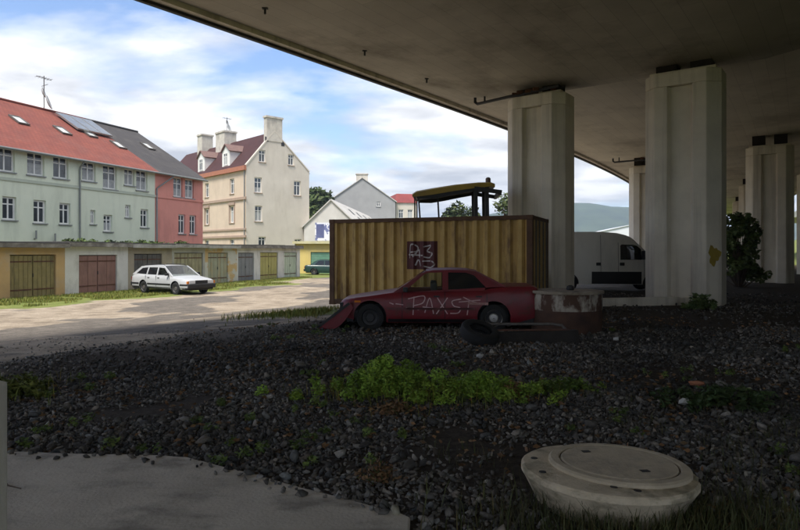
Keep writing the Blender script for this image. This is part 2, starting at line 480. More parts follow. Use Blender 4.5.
for sgn, nm in ((-1, 'edge_beam'), (1, 'edge_beam')):
    mb = MB()
    a, b = sgn * 7.003, sgn * 7.34
    lo, hi = min(a, b), max(a, b)
    deck_strip(mb, lambda s: [(lo, 7.78), (hi, 7.78), (hi, 8.75), (lo, 8.75)], -34, 94, 1.0, path)
    mb.build(nm, CONC, via)
mb = MB()
deck_strip(mb, lambda s: [(-7.345, 7.70), (-7.22, 7.70), (-7.22, 7.775), (-7.345, 7.775)], -34, 94, 1.0, path)
mb.build('drip_rail', DARKM, via)
def railing(pf, off, s0, s1, parent):
    mb = MB()
    for zt in (9.2, 9.65):
        pts = []
        for s in np.arange(s0, s1, 2.0):
            c, u, v = pf(s); p = c + v * off; pts.append((p.x, p.y, zt))
        mb.tube(pts, .03, 6)
    for s in np.arange(s0, s1, 2.0):
        c, u, v = pf(s); p = c + v * off
        mb.bar((p.x, p.y, 8.7), (p.x, p.y, 9.65), .06)
    mb.build('railing', ZINC, parent)
railing(path, -7.17, -33, 93, via)

def pier_section(inset=True):
    a, b, c = .74, .42, .36        # half front face, half side face, chamfer
    r0, r1, dp = .33, .29, .20
    P = [(-a, -b - c)]
    if inset: P += [(-r0 - .03, -b - c), (-r1, -b - c + dp), (r1, -b - c + dp), (r0 + .03, -b - c)]
    P += [(a, -b - c), (a + c, -b), (a + c, b), (a, b + c)]
    if inset: P += [(r0 + .03, b + c), (r1, b + c - dp), (-r1, b + c - dp), (-r0 - .03, b + c)]
    P += [(-a, b + c), (-a - c, b), (-a - c, -b)]
    return P
def pier(parent, pos, ang, top=7.12):
    e = bpy.data.objects.new('pier', None); e.empty_display_size = .3
    col.objects.link(e); e.parent = parent; e.location = (pos[0], pos[1], 0); e.rotation_euler = (0, 0, ang)
    zb = gzs(pos[0], pos[1]) - .4
    m = MB(); m.prism(pier_section(True), zb, top - .42)
    sh = m.build('shaft', CONC, e, bevel=.025)
    m = MB(); m.prism(pier_section(False), top - .42, top)
    m.build('pier_head', CONC, e, bevel=.025)
    m = MB()
    m.box(-.95, .95, -.5, .5, top, top + .10)
    m.build('bearing_shelf', CONC, e, bevel=.01)
    for sx in (-.5, .5):
        m = MB(); m.box(sx - .3, sx + .3, -.3, .3, top + .10, SOFZ + .40)
        m.build('bearing', mat('bearing_dark', (.03, .024, .02), (.018, .014, .012), 6, .95), e)
    return e
for s in PIERS[:-1]:
    c, u, v = path(s)
    ang = math.atan2(v.y, v.x)
    for off in (-2.48, 2.36):
        p = c + v * off + ((u * 2.6 - v * 1.0 if off < 0 else u * -2.0 + v * 1.15) if s == 18.9 else u * 0)
        pier(via, (p.x, p.y), ang)
# drain pipes under the soffit beside the left-hand piers, hooks below the cantilever
for s in (0.0, 18.9):
    c, u, v = path(s)
    p0 = c + v * -5.0 - u * .3; p1 = c + v * -2.4 - u * .75
    m = MB()
    m.tube([(p0.x, p0.y, 7.47), (p0.x, p0.y, 7.30), (p0.x + v.x * .1, p0.y + v.y * .1, 7.22), (p1.x - v.x * .9, p1.y - v.y * .9, 7.18), (p1.x - v.x * .5, p1.y - v.y * .5, 7.16), (p1.x, p1.y, 7.22), (p1.x + v.x * .9, p1.y + v.y * .9, 7.28)], .055, 8)
    m.tube([(p0.x + .35, p0.y - .1, 7.22), (p0.x + .35, p0.y - .1, 7.52)], .035, 6)
    m.build('drain_pipe', DARKM, via, smooth=40)
    q = c - u * .72
    for k in range(9):
        m = MB()
        a = c + v * (-2.48 + random.uniform(-.75, .75)) - u * random.uniform(.55, .85)
        m.box(a.x - .09, a.x + .09, a.y - .05, a.y + .05, 7.2 + random.uniform(0, .02), 7.29 + random.uniform(0, .09))
        m.build('rust_flake', RUST, via)
for s, off in ((-10.3, -5.5), (-6.3, -5.5), (-2.8, -5.55)):
    c, u, v = path(s); p = c + v * off
    zs = SOFZ + haunch(s) + (7.92 - SOFZ - haunch(s)) * ((-off - 4.45) / 2.55)
    m = MB(); m.tube([(p.x, p.y, zs + .05), (p.x, p.y, zs - .16)], .03, 6); m.box(p.x - .07, p.x + .07, p.y - .05, p.y + .05, zs - .03, zs + .01)
    m.build('scupper', DARKM, via)

# second, straighter deck running off to the right
ramp_ = thing('slip_road_viaduct', 'straighter second viaduct deck peeling away beside the main viaduct on the dark side', 'viaduct')
def path2(s): return path(s, 37.0, .10, (7.07 + .806 * 13.3, 20.9 - .592 * 13.3))
m = MB()
deck_strip(m, lambda s: [(-5.8, 7.85), (-4.2, SOFZ), (4.2, SOFZ), (6.8, 7.85), (6.8, 8.5), (-5.8, 8.5)], -30, 130, 2.0, path2)
m.build('deck', SOFF, ramp_, smooth=20)
for sgn in (-1, 1):
    m = MB(); lo = -6.1 if sgn < 0 else 6.803
    deck_strip(m, lambda s: [(lo, 7.72), (lo + .297, 7.72), (lo + .297, 8.75), (lo, 8.75)], -30, 130, 2.0, path2)
    m.build('edge_beam', CONC, ramp_)
for s, off in ((46.0, -2.0), (46.0, 2.6)):
    c, u, v = path2(s); p = c + v * off
    pier(ramp_, (p.x, p.y), math.atan2(v.y, v.x))
pier(ramp_, (29.6, 44.2), R(-35)); pier(ramp_, (33.6, 42.5), R(-35))

# ------------------------------------------------------------------ building helpers
def wall_holes(mb, W, z0, z1, holes, depth=.22, x0=0.0, y=0.0):
    """facade in the local x-z plane at y, facing -y, openings (x,z,w,h) with reveals"""
    X = sorted({x0, W} | {h[0] for h in holes} | {h[0] + h[2] for h in holes})
    Z = sorted({z0, z1} | {h[1] for h in holes} | {h[1] + h[3] for h in holes})
    for i in range(len(X) - 1):
        for j in range(len(Z) - 1):
            cx_, cz_ = (X[i] + X[i + 1]) / 2, (Z[j] + Z[j + 1]) / 2
            if any(h[0] < cx_ < h[0] + h[2] and h[1] < cz_ < h[1] + h[3] for h in holes): continue
            mb.quad((X[i], y, Z[j]), (X[i + 1], y, Z[j]), (X[i + 1], y, Z[j + 1]), (X[i], y, Z[j + 1]))
    for x, z, w_, h_ in holes:
        y1 = y + depth
        mb.quad((x, y, z), (x, y1, z), (x + w_, y1, z), (x + w_, y, z))
        mb.quad((x, y, z + h_), (x + w_, y, z + h_), (x + w_, y1, z + h_), (x, y1, z + h_))
        mb.quad((x, y, z), (x, y, z + h_), (x, y1, z + h_), (x, y1, z))
        mb.quad((x + w_, y, z), (x + w_, y1, z), (x + w_, y1, z + h_), (x + w_, y, z + h_))
def window(parent, x, z, w_, h_, depth=.16, style='cross', sill=True, frame=WHITEP, y=0.0, rot=None, off=(0, 0, 0), sillm=None):
    """window as part: frame, with pane and sill as sub-parts"""
    m = MB(); f = .105; yy = y + depth - .06
    m.box(x, x + f, yy, yy + .08, z, z + h_); m.box(x + w_ - f, x + w_, yy, yy + .08, z, z + h_)
    m.box(x + f, x + w_ - f, yy, yy + .08, z, z + f); m.box(x + f, x + w_ - f, yy, yy + .08, z + h_ - f, z + h_)
    if style in ('cross', 'tee'):
        m.box(x + w_ / 2 - .045, x + w_ / 2 + .045, yy, yy + .075, z + f, z + h_ - f)
        zt = z + h_ * .66
        m.box(x + f, x + w_ / 2 - .045, yy, yy + .074, zt, zt + .07); m.box(x + w_ / 2 + .045, x + w_ - f, yy, yy + .074, zt, zt + .07)
    fr = m.build('window', frame, parent)
    p = MB(); p.box(x + f * .5, x + w_ - f * .5, yy + .03, yy + .05, z + f * .5, z + h_ - f * .5)
    pn = p.build('pane', PANE, fr)
    if random.random() < .40:      # curtain behind the lower glass
        q = MB(); ch = h_ * random.uniform(.35, .8); n = 8
        for k in range(n):
            xa = x + f + (w_ - 2 * f) * k / n; xb = x + f + (w_ - 2 * f) * (k + 1) / n
            ya = yy + .026 - .002 * (k % 2)
            q.quad((xa, ya, z + f), (xb, ya + .001, z + f), (xb, ya + .001, z + ch), (xa, ya, z + ch))
        q.build('curtain', mat('curtain', (.42, .43, .42), (.30, .31, .31), 6, .9), fr)
    if sill:
        s_ = MB(); s_.box(x - .08, x + w_ + .08, y - .09, y + depth - .07, z - .07, z - .003)
        s_.build('sill', sillm or ZINC, fr)
    if rot is not None:
        fr.rotation_euler = (0, 0, rot); fr.location = off
    return fr
def roof_plane(mb, a, b, c, d, th=.12):
    a, b, c, d = map(Vector, (a, b, c, d))
    n = (b - a).cross(d - a).normalized() * th
    lu = (b - a).length; lv = (d - a).length
    mb.quad(a, b, c, d, uv=[(0, 0), (lu, 0), (lu, lv), (0, lv)])
    mb.quad(d - n, c - n, b - n, a - n); mb.quad(a - n, b - n, b, a); mb.quad(b - n, c - n, c, b); mb.quad(c - n, d - n, d, c); mb.quad(d - n, a - n, a, d)

UD = math.atan2(.934, .358)
# ------------------------------------------------------------------ long terrace: mint and salmon halves
def terrace(name, label, x0, x1, wallm, roofm, upper, lower, extra=None):
    t = thing(name, label, 'house', (-24.9, 29.9, -.5), UD)
    EV, RG, DP = 8.25, 12.55, 14.0
    holes = [(x - w_ / 2, z, w_, h_) for x, z, w_, h_ in upper + lower]
    m = MB(); wall_holes(m, x1, 0, EV, holes, .24, x0=x0)
    m.quad((x1, 0, 0), (x1, DP, 0), (x1, DP, EV), (x1, 0, EV)); m.quad((x0, DP, 0), (x0, 0, 0), (x0, 0, EV), (x0, DP, EV))
    m.quad((x1, DP, 0), (x0, DP, 0), (x0, DP, EV), (x1, DP, EV))
    m.add([(x1, 0, EV), (x1, DP, EV), (x1, 7, RG - .14)], [(0, 1, 2)]); m.add([(x0, 0, EV), (x0, 7, RG - .14), (x0, DP, EV)], [(0, 1, 2)])
    m.quad((x0 + .01, .23, .1), (x1 - .01, .23, .1), (x1 - .01, .23, EV - .1), (x0 + .01, .23, EV - .1))
    wl = m.build('wall', wallm, t)
    sl = (RG - EV) / 7.0
    m = MB()
    roof_plane(m, (x0, -.45, EV - .45 * sl + .1), (x1, -.45, EV - .45 * sl + .1), (x1, 7, RG + .05), (x0, 7, RG + .05))
    roof_plane(m, (x1, DP + .45, EV - .45 * sl + .1), (x0, DP + .45, EV - .45 * sl + .1), (x0, 7, RG + .05), (x1, 7, RG + .05))
    rf = m.build('roof', roofm, t)
    m = MB(); m.tube([(x0, 7, RG + .06), (x1, 7, RG + .06)], .12, 8); m.build('ridge_cap', roofm, rf, smooth=60)
    m = MB(); m.tube([(x0, -.5, EV - .24), (x1, -.5, EV - .24)], .075, 8); m.build('gutter', ZINC, t, smooth=60)
    m = MB(); m.box(x0, x1, -.07, -.002, 6.22, 6.40); m.build('string_course', wallm if wallm is SALM else mat('mint_trim', (.46, .50, .40), (.42, .46, .37), 2), t)
    for x, z, w_, h_ in upper + lower: window(t, x - w_ / 2, z, w_, h_, .2)
    def on_roof(y): return EV + y * sl + .1
    return t, rf, on_roof
U = [(2.2, 6.72, 1.15, 1.40), (4.1, 6.72, 1.15, 1.40), (6.17, 6.72, 1.15, 1.40), (8.1, 6.72, 1.15, 1.40), (9.84, 6.72, 1.1, 1.40), (11.98, 6.78, 1.1, 1.30), (13.73, 6.42, 1.2, 1.66), (15.49, 6.85, .95, 1.2), (16.68, 6.6, 1.1, 1.5)]
LW = [(2.4, 3.95, .85, 1.35), (4.4, 3.95, .85, 1.35), (6.41, 3.95, .85, 1.35), (8.37, 3.85, .85, 1.4), (10.14, 3.85, .8, 1.35), (12.3, 3.95, .42, .95), (13.56, 3.5, .75, 1.15), (15.35, 4.55, .5, .9), (16.93, 3.9, .75, 1.35)]
mint, mroof, onr = terrace('terraced_house', 'long pale mint green house with red tiled roof, skylights and solar panels', -10, 18.0, MINT, REDTILE, U, LW)
salm, sroof, onr2 = terrace('terraced_house', 'salmon pink house end with dark grey roof joining the mint green house', 18.003, 23.5, SALM, GREYTILE,
                            [(20.5, 6.45, 1.05, 1.55), (21.85, 6.45, 1.05, 1.55)], [(20.96, 3.55, .8, 1.55), (22.27, 3.55, .8, 1.55)])
RS = math.atan2(4.3, 7.0)
def skylight(parent, onroof, x, y, w_=.8, h_=1.15):
    m = MB(); c, s = math.cos(RS), math.sin(RS)
    def P(a, b, n): return (x + a, y + b * c - n * s, onroof(y) + b * s + n * c)
    f = MB()
    for (a0, a1, b0, b1) in ((-w_ / 2, -w_ / 2 + .09, 0, h_), (w_ / 2 - .09, w_ / 2, 0, h_), (-w_ / 2 + .09, w_ / 2 - .09, 0, .09), (-w_ / 2 + .09, w_ / 2 - .09, h_ - .09, h_)):
        f.add([P(a0, b0, 0), P(a1, b0, 0), P(a1, b1, 0), P(a0, b1, 0), P(a0, b0, .1), P(a1, b0, .1), P(a1, b1, .1), P(a0, b1, .1)],
              [(3, 2, 1, 0), (4, 5, 6, 7), (0, 1, 5, 4), (1, 2, 6, 5), (2, 3, 7, 6), (3, 0, 4, 7)])
    fr = f.build('skylight', STEELD, parent)
    m.quad(P(-w_ / 2 + .05, .05, .06), P(w_ / 2 - .05, .05, .06), P(w_ / 2 - .05, h_ - .05, .06), P(-w_ / 2 + .05, h_ - .05, .06))
    m.build('pane', mat('skylight_pane', (.62, .64, .62), (.5, .52, .52), 3, .15, spec=.8), fr)
for x, y in ((5.5, 3.4), (9.9, 3.3), (13.0, 3.1), (15.7, 3.6), (18.3 - .8, 2.6)): skylight(mroof, onr, x, y)
skylight(sroof, onr2, 21.6, 3.6)
c, s = math.cos(RS), math.sin(RS)
for k in range(3):    # solar collectors just under the ridge
    x = 14.75 + k * 1.08; y0 = 4.2; b1 = 2.6
    def P(a, b, n): return (x + a, y0 + b * c - n * s, onr(y0) + b * s + n * c)
    m = MB(); m.add([P(0, 0, .1), P(1.03, 0, .1), P(1.03, b1, .1), P(0, b1, .1), P(0, 0, .22), P(1.03, 0, .22), P(1.03, b1, .22), P(0, b1, .22)],
                    [(3, 2, 1, 0), (4, 5, 6, 7), (0, 1, 5, 4), (1, 2, 6, 5), (2, 3, 7, 6), (3, 0, 4, 7)])
    pn = m.build('solar_panel', STEEL, mroof)
    g = MB(); g.quad(P(.05, .05, .224), P(.98, .05, .224), P(.98, b1 - .05, .224), P(.05, b1 - .05, .224))
    g.build('panel_glass', mat('solar_glass', (.12, .15, .20), (.06, .08, .11), 2, .08, spec=.9), pn)
    g = MB(); g.bar(P(.5, 0, -.1), P(.5, 0, .12), .05); g.bar(P(.5, b1 - .1, -.1), P(.5, b1 - .1, .12), .05); g.build('bracket', STEELD, pn)
def antenna(parent, x, y, z, h):
    m = MB(); m.tube([(x, y, z - .3), (x, y, z + h)], .035, 6)
    m.tube([(x - .55, y + .1, z + h - .12), (x + .55, y - .1, z + h - .2)], .022, 6)
    for k in range(5):
        a = -.5 + k * .24
        m.tube([(x + a, y - .3, z + h - .16), (x + a, y + .3, z + h - .16)], .014, 5)
    m.tube([(x - .1, y - .5, z + h * .72), (x + .1, y + .35, z + h * .72)], .022, 6)
    a = m.build('antenna', STEELD, parent)
    for dz, sx, r in ((.5, -.25, .55), (1.25, .25, .42)):
        d = MB(); d.lathe([(0.02, 0), (r * .5, .03), (r * .85, .09), (r, .15), (r * .98, .17), (r * .8, .11), (r * .4, .05), (.02, .03)], 16, axis='x')
        o = d.build('satellite_dish', mat('dish', (.55, .55, .54), (.45, .45, .44), 4, .5), a, smooth=40)
        o.location = (x + .05, y + sx, z + dz); o.rotation_euler = (0, R(-20), R(-50))
antenna(mroof, 14.35, 7, 12.6, 2.5)
m = MB(); m.tube([(11.2, -.5, 8.0), (11.2, -.12, 7.6), (11.2, -.08, 7.4), (11.2, -.08, .2)], .055, 8); m.build('downpipe', ZINC, mint, smooth=60)
m = MB(); m.tube([(19.6, -.48, 8.0), (18.4, -.12, 7.1), (18.12, -.08, 6.9), (18.12, -.08, .2)], .055, 8); m.build('downpipe', ZINC, salm, smooth=60)
for x, z in ((8.0, 2.9), (9.3, 2.75)):
    m = MB(); m.tube([(x, 0, z), (x, -.15, z), (x, -.15, z + .5)], .05, 6); m.build('flue', ZINC, mint, smooth=60)

# ------------------------------------------------------------------ cream tenement with gable and dormers
ten = thing('tenement_house', 'tall cream tenement with bare gable wall, maroon roof and two white dormers', 'house', (-17.4, 70, -.5), math.atan2(.68, .73))
W_, LN, EV, RG = 8.6, 24.0, 11.9, 16.2
gw = [(1.54 - .45, 8.9, .95, 1.75), (6.85 - .45, 8.9, .95, 1.75), (1.54 - .4, 5.6, .95, 1.8), (1.6, 2.75, .95, 1.1), (6.5, 2.75, .95, .9)]
m = MB(); wall_holes(m, W_, 0, EV, gw, .24)
mid = 3.7
# gable triangle in two attic bands
aw = [(2.06 - .4, 12.45, .85, 1.4), (6.0 - .4, 12.45, .8, 1.3)]
xl = lambda z: mid * (z - EV) / (RG - EV); xr = lambda z: W_ - (W_ - mid) * (z - EV) / (RG - EV)
def gq(xa, xb, za, zb, la=None): m.quad((xa, 0, za), (xb, 0, za), (xb, 0, zb), (xa, 0, zb))
za, zb = 12.45, 13.85
m.quad((0, 0, EV), (W_, 0, EV), (xr(za), 0, za), (xl(za), 0, za))
# band with two attic windows: clip the sloped ends by trapezoids
m.add([(xl(za), 0, za), (1.66, 0, za), (1.66, 0, zb), (xl(zb), 0, zb)], [(0, 1, 2, 3)])
m.quad((2.51, 0, za), (5.6, 0, za), (5.6, 0, zb), (2.51, 0, zb))
m.add([(6.4, 0, za), (xr(za), 0, za), (xr(zb), 0, zb), (6.4, 0, zb)], [(0, 1, 2, 3)])
m.quad((5.6, 0, 13.75), (6.4, 0, 13.75), (6.4, 0, zb), (5.6, 0, zb))
m.add([(xl(zb), 0, zb), (xr(zb), 0, zb), (mid, 0, RG)], [(0, 1, 2)])
for x, z, w2, h2 in ((1.66, 12.45, .85, 1.4), (5.6, 12.45, .8, 1.3)):
    m.quad((x, 0, z), (x, .24, z), (x + w2, .24, z), (x + w2, 0, z)); m.quad((x, 0, z), (x, 0, z + h2), (x, .24, z + h2), (x, .24, z))
    m.quad((x + w2, 0, z), (x + w2, .24, z), (x + w2, .24, z + h2), (x + w2, 0, z + h2)); m.quad((x, 0, z + h2), (x + w2, 0, z + h2), (x + w2, .24, z + h2), (x, .24, z + h2))
# far walls
m.quad((W_, 0, 0), (W_, LN, 0), (W_, LN, EV), (W_, 0, EV)); m.quad((W_, LN, 0), (0, LN, 0), (0, LN, EV), (W_, LN, EV))
m.add([(W_, LN, EV), (0, LN, EV), (mid, LN, RG)], [(0, 1, 2)])
m.quad((.2, .23, .1), (W_ - .2, .23, .1), (W_ - .2, .23, EV), (.2, .23, EV))
m.build('gable_wall', CREAM, ten)
for x, z, w2, h2 in gw + [(1.66, 12.45, .85, 1.4), (5.6, 12.45, .8, 1.3)]: window(ten, x, z, w2, h2, .2, sillm=CREAMD)
for x, z in ((2.7, 14.9), (4.85, 14.6)):
    m = MB(); m.box(x - .22, x + .22, -.02, .05, z, z + .55); m.build('vent', DARKM, ten)
# street facade on local x=0, facing -x : build in a rotated frame
fe = bpy.data.objects.new('street_facade', None); fe.empty_display_size = .3; col.objects.link(fe); fe.parent = ten
fe.rotation_euler = (0, 0, R(-90)); fe.location = (0, LN, 0)      # local x' runs back to the corner
def fx(t): return LN - t
fw = []
for t0 in (3.25, 9.7, 15.5, 20.5):
    fw += [(fx(t0) - .5, 8.9, 1.0, 1.75), (fx(t0) - .5, 5.5, 1.0, 1.95), (fx(t0) - .5, 1.9, 1.0, 1.7)]
m = MB(); wall_holes(m, LN, 0, EV, fw, .24); m.quad((.1, .23, .1), (LN - .1, .23, .1), (LN - .1, .23, EV), (.1, .23, EV))
m.build('wall', mat('beige_plaster', (.62, .50, .38), (.55, .44, .33), .6, .9, .1, 20, stain=(.40, .32, .25), stain_amt=.4, stain_scale=(1, 1, .3)), fe)
for q in fw: window(fe, *q, depth=.2, sillm=CREAMD)
m = MB()
for z0, z1, pr in ((8.05, 8.35, .16), (4.6, 4.8, .12), (3.75, 4.0, .16)): m.box(0, LN + pr, -pr, -.002, z0, z1)
for q in fw[1::3]:
    m.box(q[0] - .25, q[0] + q[2] + .25, -.14, -.002, q[1] + q[3] + .1, q[1] + q[3] + .4)
    m.box(q[0] - .2, q[0] - .003, -.06, -.002, q[1] - .1, q[1] + q[3] + .1); m.box(q[0] + q[2] + .003, q[0] + q[2] + .2, -.06, -.002, q[1] - .1, q[1] + q[3] + .1)
m.build('cornice', CREAMD, fe)
m = MB(); m.box(0, LN + .1, -.32, -.002, EV - .55, EV - .05); m.build('eave_cornice', mat('brick_cornice', (.42, .17, .10), (.33, .13, .08), 3, .9), fe)
m = MB(); m.tube([(LN - .2, -.1, EV - .3), (LN - .2, -.1, 0)], .06, 8); m.build('downpipe', ZINC, fe, smooth=60)
m = MB()
roof_plane(m, (-.3, LN, EV - .30), (-.3, .16, EV - .30), (mid, .16, RG), (mid, LN, RG))
roof_plane(m, (W_ + .2, .16, EV - .2), (W_ + .2, LN, EV - .2), (mid, LN, RG), (mid, .16, RG))
tr = m.build('roof', MAROONTILE, ten)
m = MB()
for a, b in (((0, 0, EV), (mid, 0, RG)), ((W_, 0, EV), (mid, 0, RG))):
    m.bar((a[0], .08, a[2] + .02), (b[0], .08, b[2] + .05), .3, .14)
m.build('gable_coping', CREAM, tr)
def chimney(parent, x0, x1, y0, y1, z0, z1, mt):
    m = MB(); m.box(x0, x1, y0, y1, z0, z1); m.box(x0 - .1, x1 + .1, y0 - .1, y1 + .1, z1, z1 + .22)
    ch = m.build('chimney', mt, parent)
    return ch
CHIM = mat('chimney_render', (.60, .56, .48), (.48, .44, .38), 2, .9, .2, 20, stain=(.22, .20, .17), stain_amt=.6, stain_scale=(1.5, 1.5, .5))
chimney(tr, 2.65, 4.75, -.06, .6, 15.0, 17.7, CHIM)
chimney(tr, 2.7, 4.4, 10.4, 12.8, 15, 17.5, CHIM)
chimney(tr, 2.6, 4.2, 16.6, 18.0, 15, 17.9, CHIM)
antenna(tr, 3.5, 11.2, 17.6, 2.0)
for t0 in (5.4, 12.0):      # dormers
    d = bpy.data.objects.new('dormer', None); d.empty_display_size = .2; col.objects.link(d); d.parent = tr; d.location = (0, t0, EV + .2)
    m = MB(); w2, h2 = .95, 2.0
    m.add([(.35, -w2, 0), (.35, w2, 0), (.35, w2, h2), (.35, 0, h2 + .75), (.35, -w2, h2), (3, -w2, 0), (3, w2, 0), (3, w2, h2), (3, 0, h2 + .75), (3, -w2, h2)],
          [(4, 3, 2, 1, 0), (0, 5, 9, 4), (1, 2, 7, 6)])
    m.build('dormer_wall', WHITEP, d)
    m = MB(); roof_plane(m, (.15, w2 + .15, h2 - .05), (3.0, w2 + .15, h2 - .05), (3.0, 0, h2 + .85), (.15, 0, h2 + .85), .08)
    roof_plane(m, (3.0, -w2 - .15, h2 - .05), (.15, -w2 - .15, h2 - .05), (.15, 0, h2 + .85), (3.0, 0, h2 + .85), .08)
    m.build('dormer_roof', mat('dormer_roof', (.20, .12, .10), (.15, .09, .08), 2, .8), d)
    wn = window(d, -.5, .35, 1.0, 1.5, .05, sill=False)
    wn.rotation_euler = (0, 0, R(-90)); wn.location = (.30, 0, 0)

# ------------------------------------------------------------------ garages
def garage(t0, t1, d0, d1, label, wallm, doorm, top=2.0, planks=4, fasc=CONC, h=2.35, name='garage'):
    g = thing(name, label, 'garage', (-17.4 + .358 * t0, 27 + .934 * t0, -.5), UD, 'lock-up garages in a row')
    L0 = t1 - t0 - .004; a, b = d0 - t0, d1 - t0
    m = MB(); wall_holes(m, L0, -.3, h, [(a, 0.0, b - a, top)], .22)
    m.quad((L0, 0, -.3), (L0, 6, -.3), (L0, 6, h), (L0, 0, h)); m.quad((0, 6, -.3), (0, 0, -.3), (0, 0, h), (0, 6, h)); m.quad((L0, 6, -.3), (0, 6, -.3), (0, 6, h), (L0, 6, h))
    m.build('wall', wallm, g)
    m = MB(); m.box(-.0, L0, -.35, 6.1, h + .003, h + .20); m.build('roof_slab', fasc, g)
    m = MB(); m.box(0, L0, -.30, 6.0, h + .202, h + .26); m.build('roofing_felt', mat('felt', (.10, .095, .09), (.06, .055, .05), 2, .95, .3, 10), g)
    half = (b - a) / 2
    for k in (0, 1):
        x0, x1 = a + .02 + k * half, a + half - .012 + k * half
        m = MB(); m.box(x0, x1, .10, .14, .03, top - .03)
        lf = m.build('door_leaf', doorm, g)
        pw = (x1 - x0) / planks
        for j in range(planks):
            q = MB(); q.box(x0 + j * pw + .012, x0 + (j + 1) * pw - .012, .082 - .006 * random.random(), .0995, .05, top - .05)
            q.build('plank' if planks > 2 else 'door_panel', doorm, lf)
        for zz_ in (.35, top - .35):
            q = MB(); q.box(x0 + .02, x1 - .05, .066, .074, zz_, zz_ + .06); q.build('strap_hinge', RUST, lf)
    q = MB(); q.box(a + half - .02, a + half + .02, .04, .066, .95, 1.12); q.build('handle', DARKM, g)
    return g
YEL = mat('ochre_plaster', (.58, .38, .17), (.48, .32, .15), 1.2, .9, .2, 20, stain=(.42, .36, .28), stain_amt=.7, stain_scale=(.8, .8, .8))
WHP = mat('white_plaster', (.72, .70, .65), (.63, .61, .56), 1.2, .9, .2, 20, stain=(.36, .34, .30), stain_amt=.7, stain_scale=(1.2, 1.2, .5))
TAN = mat('tan_plaster', (.40, .34, .25), (.33, .28, .2), 1.2, .9, .2, 20, stain=(.22, .19, .15), stain_amt=.6, stain_scale=(.8, .8, .8))
GRP = mat('grey_plaster', (.46, .44, .39), (.38, .36, .32), 1.2, .9, .2, 20, stain=(.26, .24, .20), stain_amt=.6, stain_scale=(.8, .8, .8))
OLIVE = mat('olive_door', (.30, .235, .095), (.20, .16, .06), 2.5, .75, .2, 30, stain=(.07, .055, .03), stain_amt=.7, stain_scale=(3, 3, .5))
BROWN = mat('brown_door', (.29, .15, .115), (.24, .12, .095), 2, .6, stain=(.11, .055, .04), stain_amt=.6, stain_scale=(2, 2, .6))
DARKD = mat('charcoal_door', (.13, .12, .115), (.05, .048, .045), 2, .6, stain=(.14, .12, .10), stain_amt=.6, stain_scale=(2, 2, .6))
OLIVE2 = mat('sage_door', (.40, .36, .22), (.30, .27, .16), 2, .7, stain=(.14, .10, .06), stain_amt=.7, stain_scale=(3, 3, .5))
GREYD = mat('slate_door', (.24, .25, .26), (.18, .185, .19), 2, .6, stain=(.22, .20, .17), stain_amt=.6, stain_scale=(3, 3, .6))
LIME = mat('mustard_door', (.46, .41, .13), (.38, .34, .10), 2, .6, stain=(.18, .15, .06), stain_amt=.6, stain_scale=(3, 3, .6))
PALEG = mat('pale_green_door', (.52, .58, .45), (.44, .50, .38), 2, .6, stain=(.24, .27, .20), stain_amt=.6, stain_scale=(3, 3, .6))
FASD = mat('fascia_dark', (.20, .18, .15), (.10, .09, .075), 2.5, .95, .4, 20, stain=(.40, .38, .33), stain_amt=.7, stain_scale=(1.5, 1.5, 3))
FASL = mat('fascia_light', (.42, .41, .37), (.26, .25, .22), 2.5, .95, .4, 20, stain=(.12, .10, .08), stain_amt=.7, stain_scale=(1.5, 1.5, 3))
garage(-5.2, -.9, -3.9, -1.7, 'grey plastered garage with charcoal door beyond the ochre garage', GRP, DARKD, fasc=FASD)
garage(-.9, 3.26, .44, 2.76, 'ochre plastered garage with wide olive plank doors', YEL, OLIVE, 1.98, 5, FASD, 2.3)
garage(3.26, 7.24, 4.06, 6.47, 'white plastered garage with plain brown double doors', WHP, BROWN, 1.95, 2, FASD, 2.36)
garage(7.24, 10.65, 7.67, 9.82, 'tan garage with charcoal doors behind the white estate car', TAN, DARKD, 2.0, 3, FASL, 2.33)
garage(10.65, 13.67, 10.85, 13.47, 'garage with full-width sage green doors and rusty fascia', GRP, OLIVE2, 2.05, 4, FASL, 2.36)
garage(13.67, 17.07, 13.97, 16.06, 'pale garage with sage doors and ochre paint smeared on its wall', mat('patchy_plaster', (.60, .58, .50), (.52, .5, .43), 1.2, .9, .2, 20, stain=(.55, .36, .14), stain_amt=.9, stain_scale=(.7, .7, .9), stain_lo=.5, stain_hi=.55), mat('pale_sage_door', (.38, .38, .27), (.30, .30, .21), 2, .7, stain=(.42, .30, .14), stain_amt=.8, stain_scale=(2, 2, 1)), 2.05, 3, FASL, 2.34)
garage(17.07, 19.48, 17.2, 19.1, 'garage with slate grey steel doors', WHP, GREYD, 2.05, 2, FASD, 2.36)
garage(19.48, 22.89, 19.9, 22.3, 'white garage with mustard yellow doors', WHP, LIME, 2.08, 3, FASD, 2.38)
garage(22.89, 25.65, 23.2, 25.15, 'end garage with pale green doors', WHP, PALEG, 2.08, 3, FASD, 2.36)

